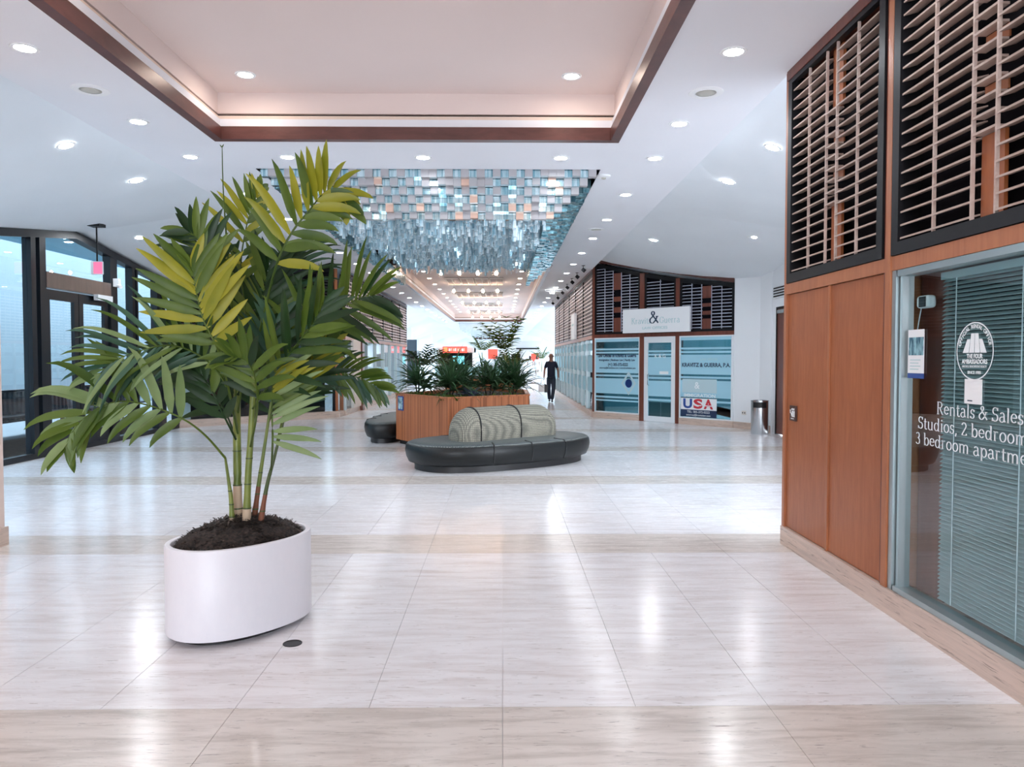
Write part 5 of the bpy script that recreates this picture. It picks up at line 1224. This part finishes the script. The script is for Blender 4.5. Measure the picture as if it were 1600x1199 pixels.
# ------------------------------------------------------------------ second planter group, palms and the far hall
def mini_palm(u, Y, z0, hgt, label, spread=.9, n=9, trunk=True, m=None, fl=.5):
    q = at(u, 560, Y=Y); t = empty('indoor_palm', (q.x, Y, z0), label=label, category='plant'); tr = MB(); mb = MB()
    if z0 == 0: MB().lathe([(.22, 0), (.30, .5), (.27, .5), (.25, .45), (.001, .44)], seg=20).build('pot', M['potwhite'], t, smooth=40)
    if trunk: tr.tube([(0, 0, 0), (.03, 0, hgt * .4), (0, 0, hgt * .75)], [.035, .028, .02], 8); tr.build('trunk', stem_g, t, smooth=True)
    for k in range(n):
        az = k * 2.4; el = R.uniform(.75, 1.4); d = Vector((math.cos(az)*math.cos(el), math.sin(az)*math.cos(el), math.sin(el))); cur = Vector((0, 0, hgt * .7)); L_ = spread
        for s in range(9):
            nx__ = cur + d * L_ / 9
            if s > 1:
                for sg_ in (-1, 1):
                    sv = d.cross(Vector((0, 0, 1))).normalized() * sg_; dd = (d * .6 + sv).normalized()
                    blade(mb, cur, math.atan2(dd.y, dd.x), math.asin(max(-1, min(1, dd.z))), fl * (1 - abs(s - 4.5) / 8), .085, .9, 3)
            cur = nx__; d = (d + Vector((0, 0, -.11))).normalized()
    mb.build('foliage', m or LM['g'], t, kind='stuff', smooth=True); return t
mini_palm(789, 27.0, .912, 1.0, 'tall slender palm rising behind the wooden planter under the warm tray', 1.65, 16, fl=.45)
mini_palm(797, 29.3, 0, 1.5, 'lower bushy palm beside the tall slender palm', 1.0, 14, fl=.45)
mini_palm(661, 22.0, 0, 1.75, 'small dark palm left behind the wooden planter', .8, 10, m=LM['d'], fl=.4)
mini_palm(689, 30.0, 0, 1.7, 'bright green shrub-like palm before the dark doorway', .8, 9, fl=.4)
mini_palm(753, 40.0, .9, 1.3, 'small palm on a dark bowl in the distance', 1.1, 9, fl=.5)
mini_palm(846, 57.0, 0, 1.9, 'distant small palm at the right of the far people', 1.2, 8, fl=.5)
P2 = empty('long_planter', (-0.7, 26.5, 0), label='distant low planter box holding the tall palm', category='planter')
MB().prism([(-1.2, -1.4), (0, -2.6), (1.1, -1.4), (1.1, 1.4), (0, 2.6), (-1.2, 1.4)], .08, .9).build('box', M['planterwood'], P2)
MB().prism([(-1.1, -1.35), (0, -2.5), (1.0, -1.35), (1.0, 1.35), (0, 2.5), (-1.1, 1.35)], 0, .08).build('plinth', M['blackplastic'], P2)
MB().prism([(-1.14, -1.37), (0, -2.53), (1.04, -1.37), (1.04, 1.37), (0, 2.53), (-1.14, 1.37)], .9, .91).build('soil', M['soil'], P2)
for k, (dx, yy, lab) in enumerate(((-.9, 25.5, 'dark bushy plant at the left of the distant planter'), (.2, 25.0, 'dark bushy plant in the middle of the distant planter'), (.75, 27.8, 'dark bushy plant at the right of the distant planter'))):
    strap_plant('bushy_plant', (-.7 + dx, yy, .912), .55, 54, lab, group='bushy plants in the distant planter')
GC = mat('teal_counter_glass', (0.35, 0.62, 0.66), 0.15)
# kiosk with red sign
K = empty('kiosk_shop', (-2.75, 44, 0), label='distant shop kiosk with bright red fascia and dark opening', category='shop')
MB().box(-1.0, -.90, 0, 3, 0, 2.2).box(1.0, 1.10, 0, 3, 0, 2.2).build('side_wall', M['cream'], K)
MB().box(-.90, 1.0, 2.6, 2.7, 0, 2.2).build('back_wall', M['black'], K); MB().box(-1.0, 1.1, 0.1, 3, 1.90, 2.2).build('roof', M['cream'], K)
for x in (-.8, -.6, .7, .88): MB().box(x, x + .07, .0, .07, 0, 1.9).build('post', M['black'], K)
MB().box(-.72, .7, -.10, .10, 1.88, 2.26).build('fascia', M['red'], K); [MB().box(-.36 + k * .125, -.36 + k * .125 + (.09, .06, .10, .05)[k % 4], -.108, -.10, 1.98, 2.13 + .02 * (k % 2)).build('sign_mark', mat('pale_orange_mark', (.95, .5, .35), .5) if k % 3 else M['white_p'], K) for k in range(8)]
MB().box(-.66, -.45, -.11, -.10, 1.95, 2.2).build('logo_block', mat('orange_sign', (.9, .35, .1), .5), K)
MB().box(-.5, .4, .6, 1.1, 0, 1.0).build('counter', M['teal_wall'], K); MB().box(-.3, .4, 2.5, 2.59, 1.2, 1.7).build('screen', mat('screen', (.1, .5, .6), .4, emit=(.2, .7, .8), es=1.0), K)
# bowl planter and glass counters
T = empty('bowl_planter', (-1.1, 40, 0), label='dark bowl on a white pedestal under the small distant palm', category='planter')
MB().lathe([(.15, 0), (.15, .7), (.4, .75), (.62, 1.0), (.58, 1.0), (.1, .9)], seg=24, cap=False).build('bowl', M['blackplastic'], T, smooth=40)
T = empty('glass_counter', (-1.6, 36.5, 0), label='distant teal glass display counter beyond the planters', category='counter')
MB().box(-1.6, 1.9, -.4, .4, 0, .75).build('body', M['whitemetal'], T); MB().box(-1.6, 1.9, -.4, .4, .75, 1.15).build('display_case', GC, T)
for (u, v0, v1, hw, Y, lab) in ((770, 546, 561, 7.5, 58, 'distant square red sign in the middle of the hall'), (836, 553, 565, 6, 76, 'distant red sign behind the two people in white')):
    q = at(u, v0, Y=Y); q2 = at(u, v1, Y=Y); wd = hw * Y / F
    T = empty('red_sign', (q.x, Y, 0), label=lab, category='sign'); MB().box(-wd, wd, 0, .08, q2.z, q.z).build('panel', M['red'], T); MB().box(-wd - .03, wd + .03, .0, .06, q.z, q.z + .04).build('top_edge', M['cream'], T)
    MB().box(-.05, .05, .01, .07, 0, q2.z).build('post', M['cream'], T)
# far walls with added glazing, and columns
for sx, xa, nm in ((1, 5.64, 'right'), (-1, -7.55, 'left')):
    FW = MB().box(xa, xa + .2, 34.3, 100, 0, .25).box(xa, xa + .2, 34.3, 100, 3.35, 4.0).build('wall_%s_far' % nm, M['white'], kind=ST)
    for k, yy in enumerate((34.3, 38.4, 43.5, 47.4, 52.0, 57.0, 61.2, 66.0, 70.5, 75.0, 80.0, 85.0, 90.0)): MB().box(min(xa, xa - sx * .5), max(xa + .2, xa + .2 - sx * .5) if sx < 0 else xa + .2, yy, yy + 1.0, .0, 3.4).build('pier', M['white'], FW)  # piers project inward to screen the bright added glazing
    for k in range(4): MB().box(xa + .09, xa + .10, 34.3 + k * 16.4, 34.3 + (k + 1) * 16.4, .25, 3.35).build('window_%d' % ((40 if sx > 0 else 50) + k), M['glass'], kind=ST)  # glazing added so outside light brightens the far hall
MB().box(-7.55, -7.35, 17.05, 34.3, 0, 4.0).build('wall_left_shop', M['white'], kind=ST)
MB().box(6.0, 30, -9, 120, -.05, .0).build('floor', plaster('outdoor_paving_right', (0.3, 0.33, 0.36)), kind=ST)
MB().box(2.4, 5.7, 34.3, 34.45, 0, 4.3).build('wall_right_return', M['white'], kind=ST); MB().box(-7.4, -4.3, 34.0, 34.15, 0, 4.3).build('wall_left_return', M['white'], kind=ST)
for y0 in (48.0, 61.7, 75.4):
    for sx, xx in ((1, 4.3), (-1, -6.1)):
        MB().box(xx - .35, xx + .35, y0 - .35, y0 + .35, 0, 4.15).build('wall_pier', M['white'], kind=ST)
MB().box(-8, 6, 95, 95.3, 0, 4.8).build('wall_far_end', M['white'], kind=ST)
MB().box(-6.1, -5.2, 46, 46.1, 0, 2.7).build('wall_far_opening_panel', mat('painted_dark_opening', (.03, .05, .07), .5), kind=ST)  # solid panel, its dark colour stands in for an unlit doorway
MB().box(-.3, 1.2, 66, 66.3, 0, 2.9).build('wall_cream_block', M['cream'], kind=ST)
T = empty('dark_beam', (2.4, 79.9, 2.52), label='thin dark lintel over the far white shop front', category='beam'); MB().box(-1.4, 1.5, 0, .1, 0, .14).build('beam', M['black'], T)
MB().box(1.0, 4.4, 80.1, 80.3, 0, 3.4).build('wall_far_shop', M['cream'], kind=ST)
T = empty('dark_screen', (.95, 59, 0), label='dark display panel among plants in the far hall', category='screen'); MB().box(-.25, .45, 0, .1, .4, 1.9).build('panel', M['black'], T); MB().box(-.2, .4, 0, .1, 0, .4).build('base', M['black'], T)
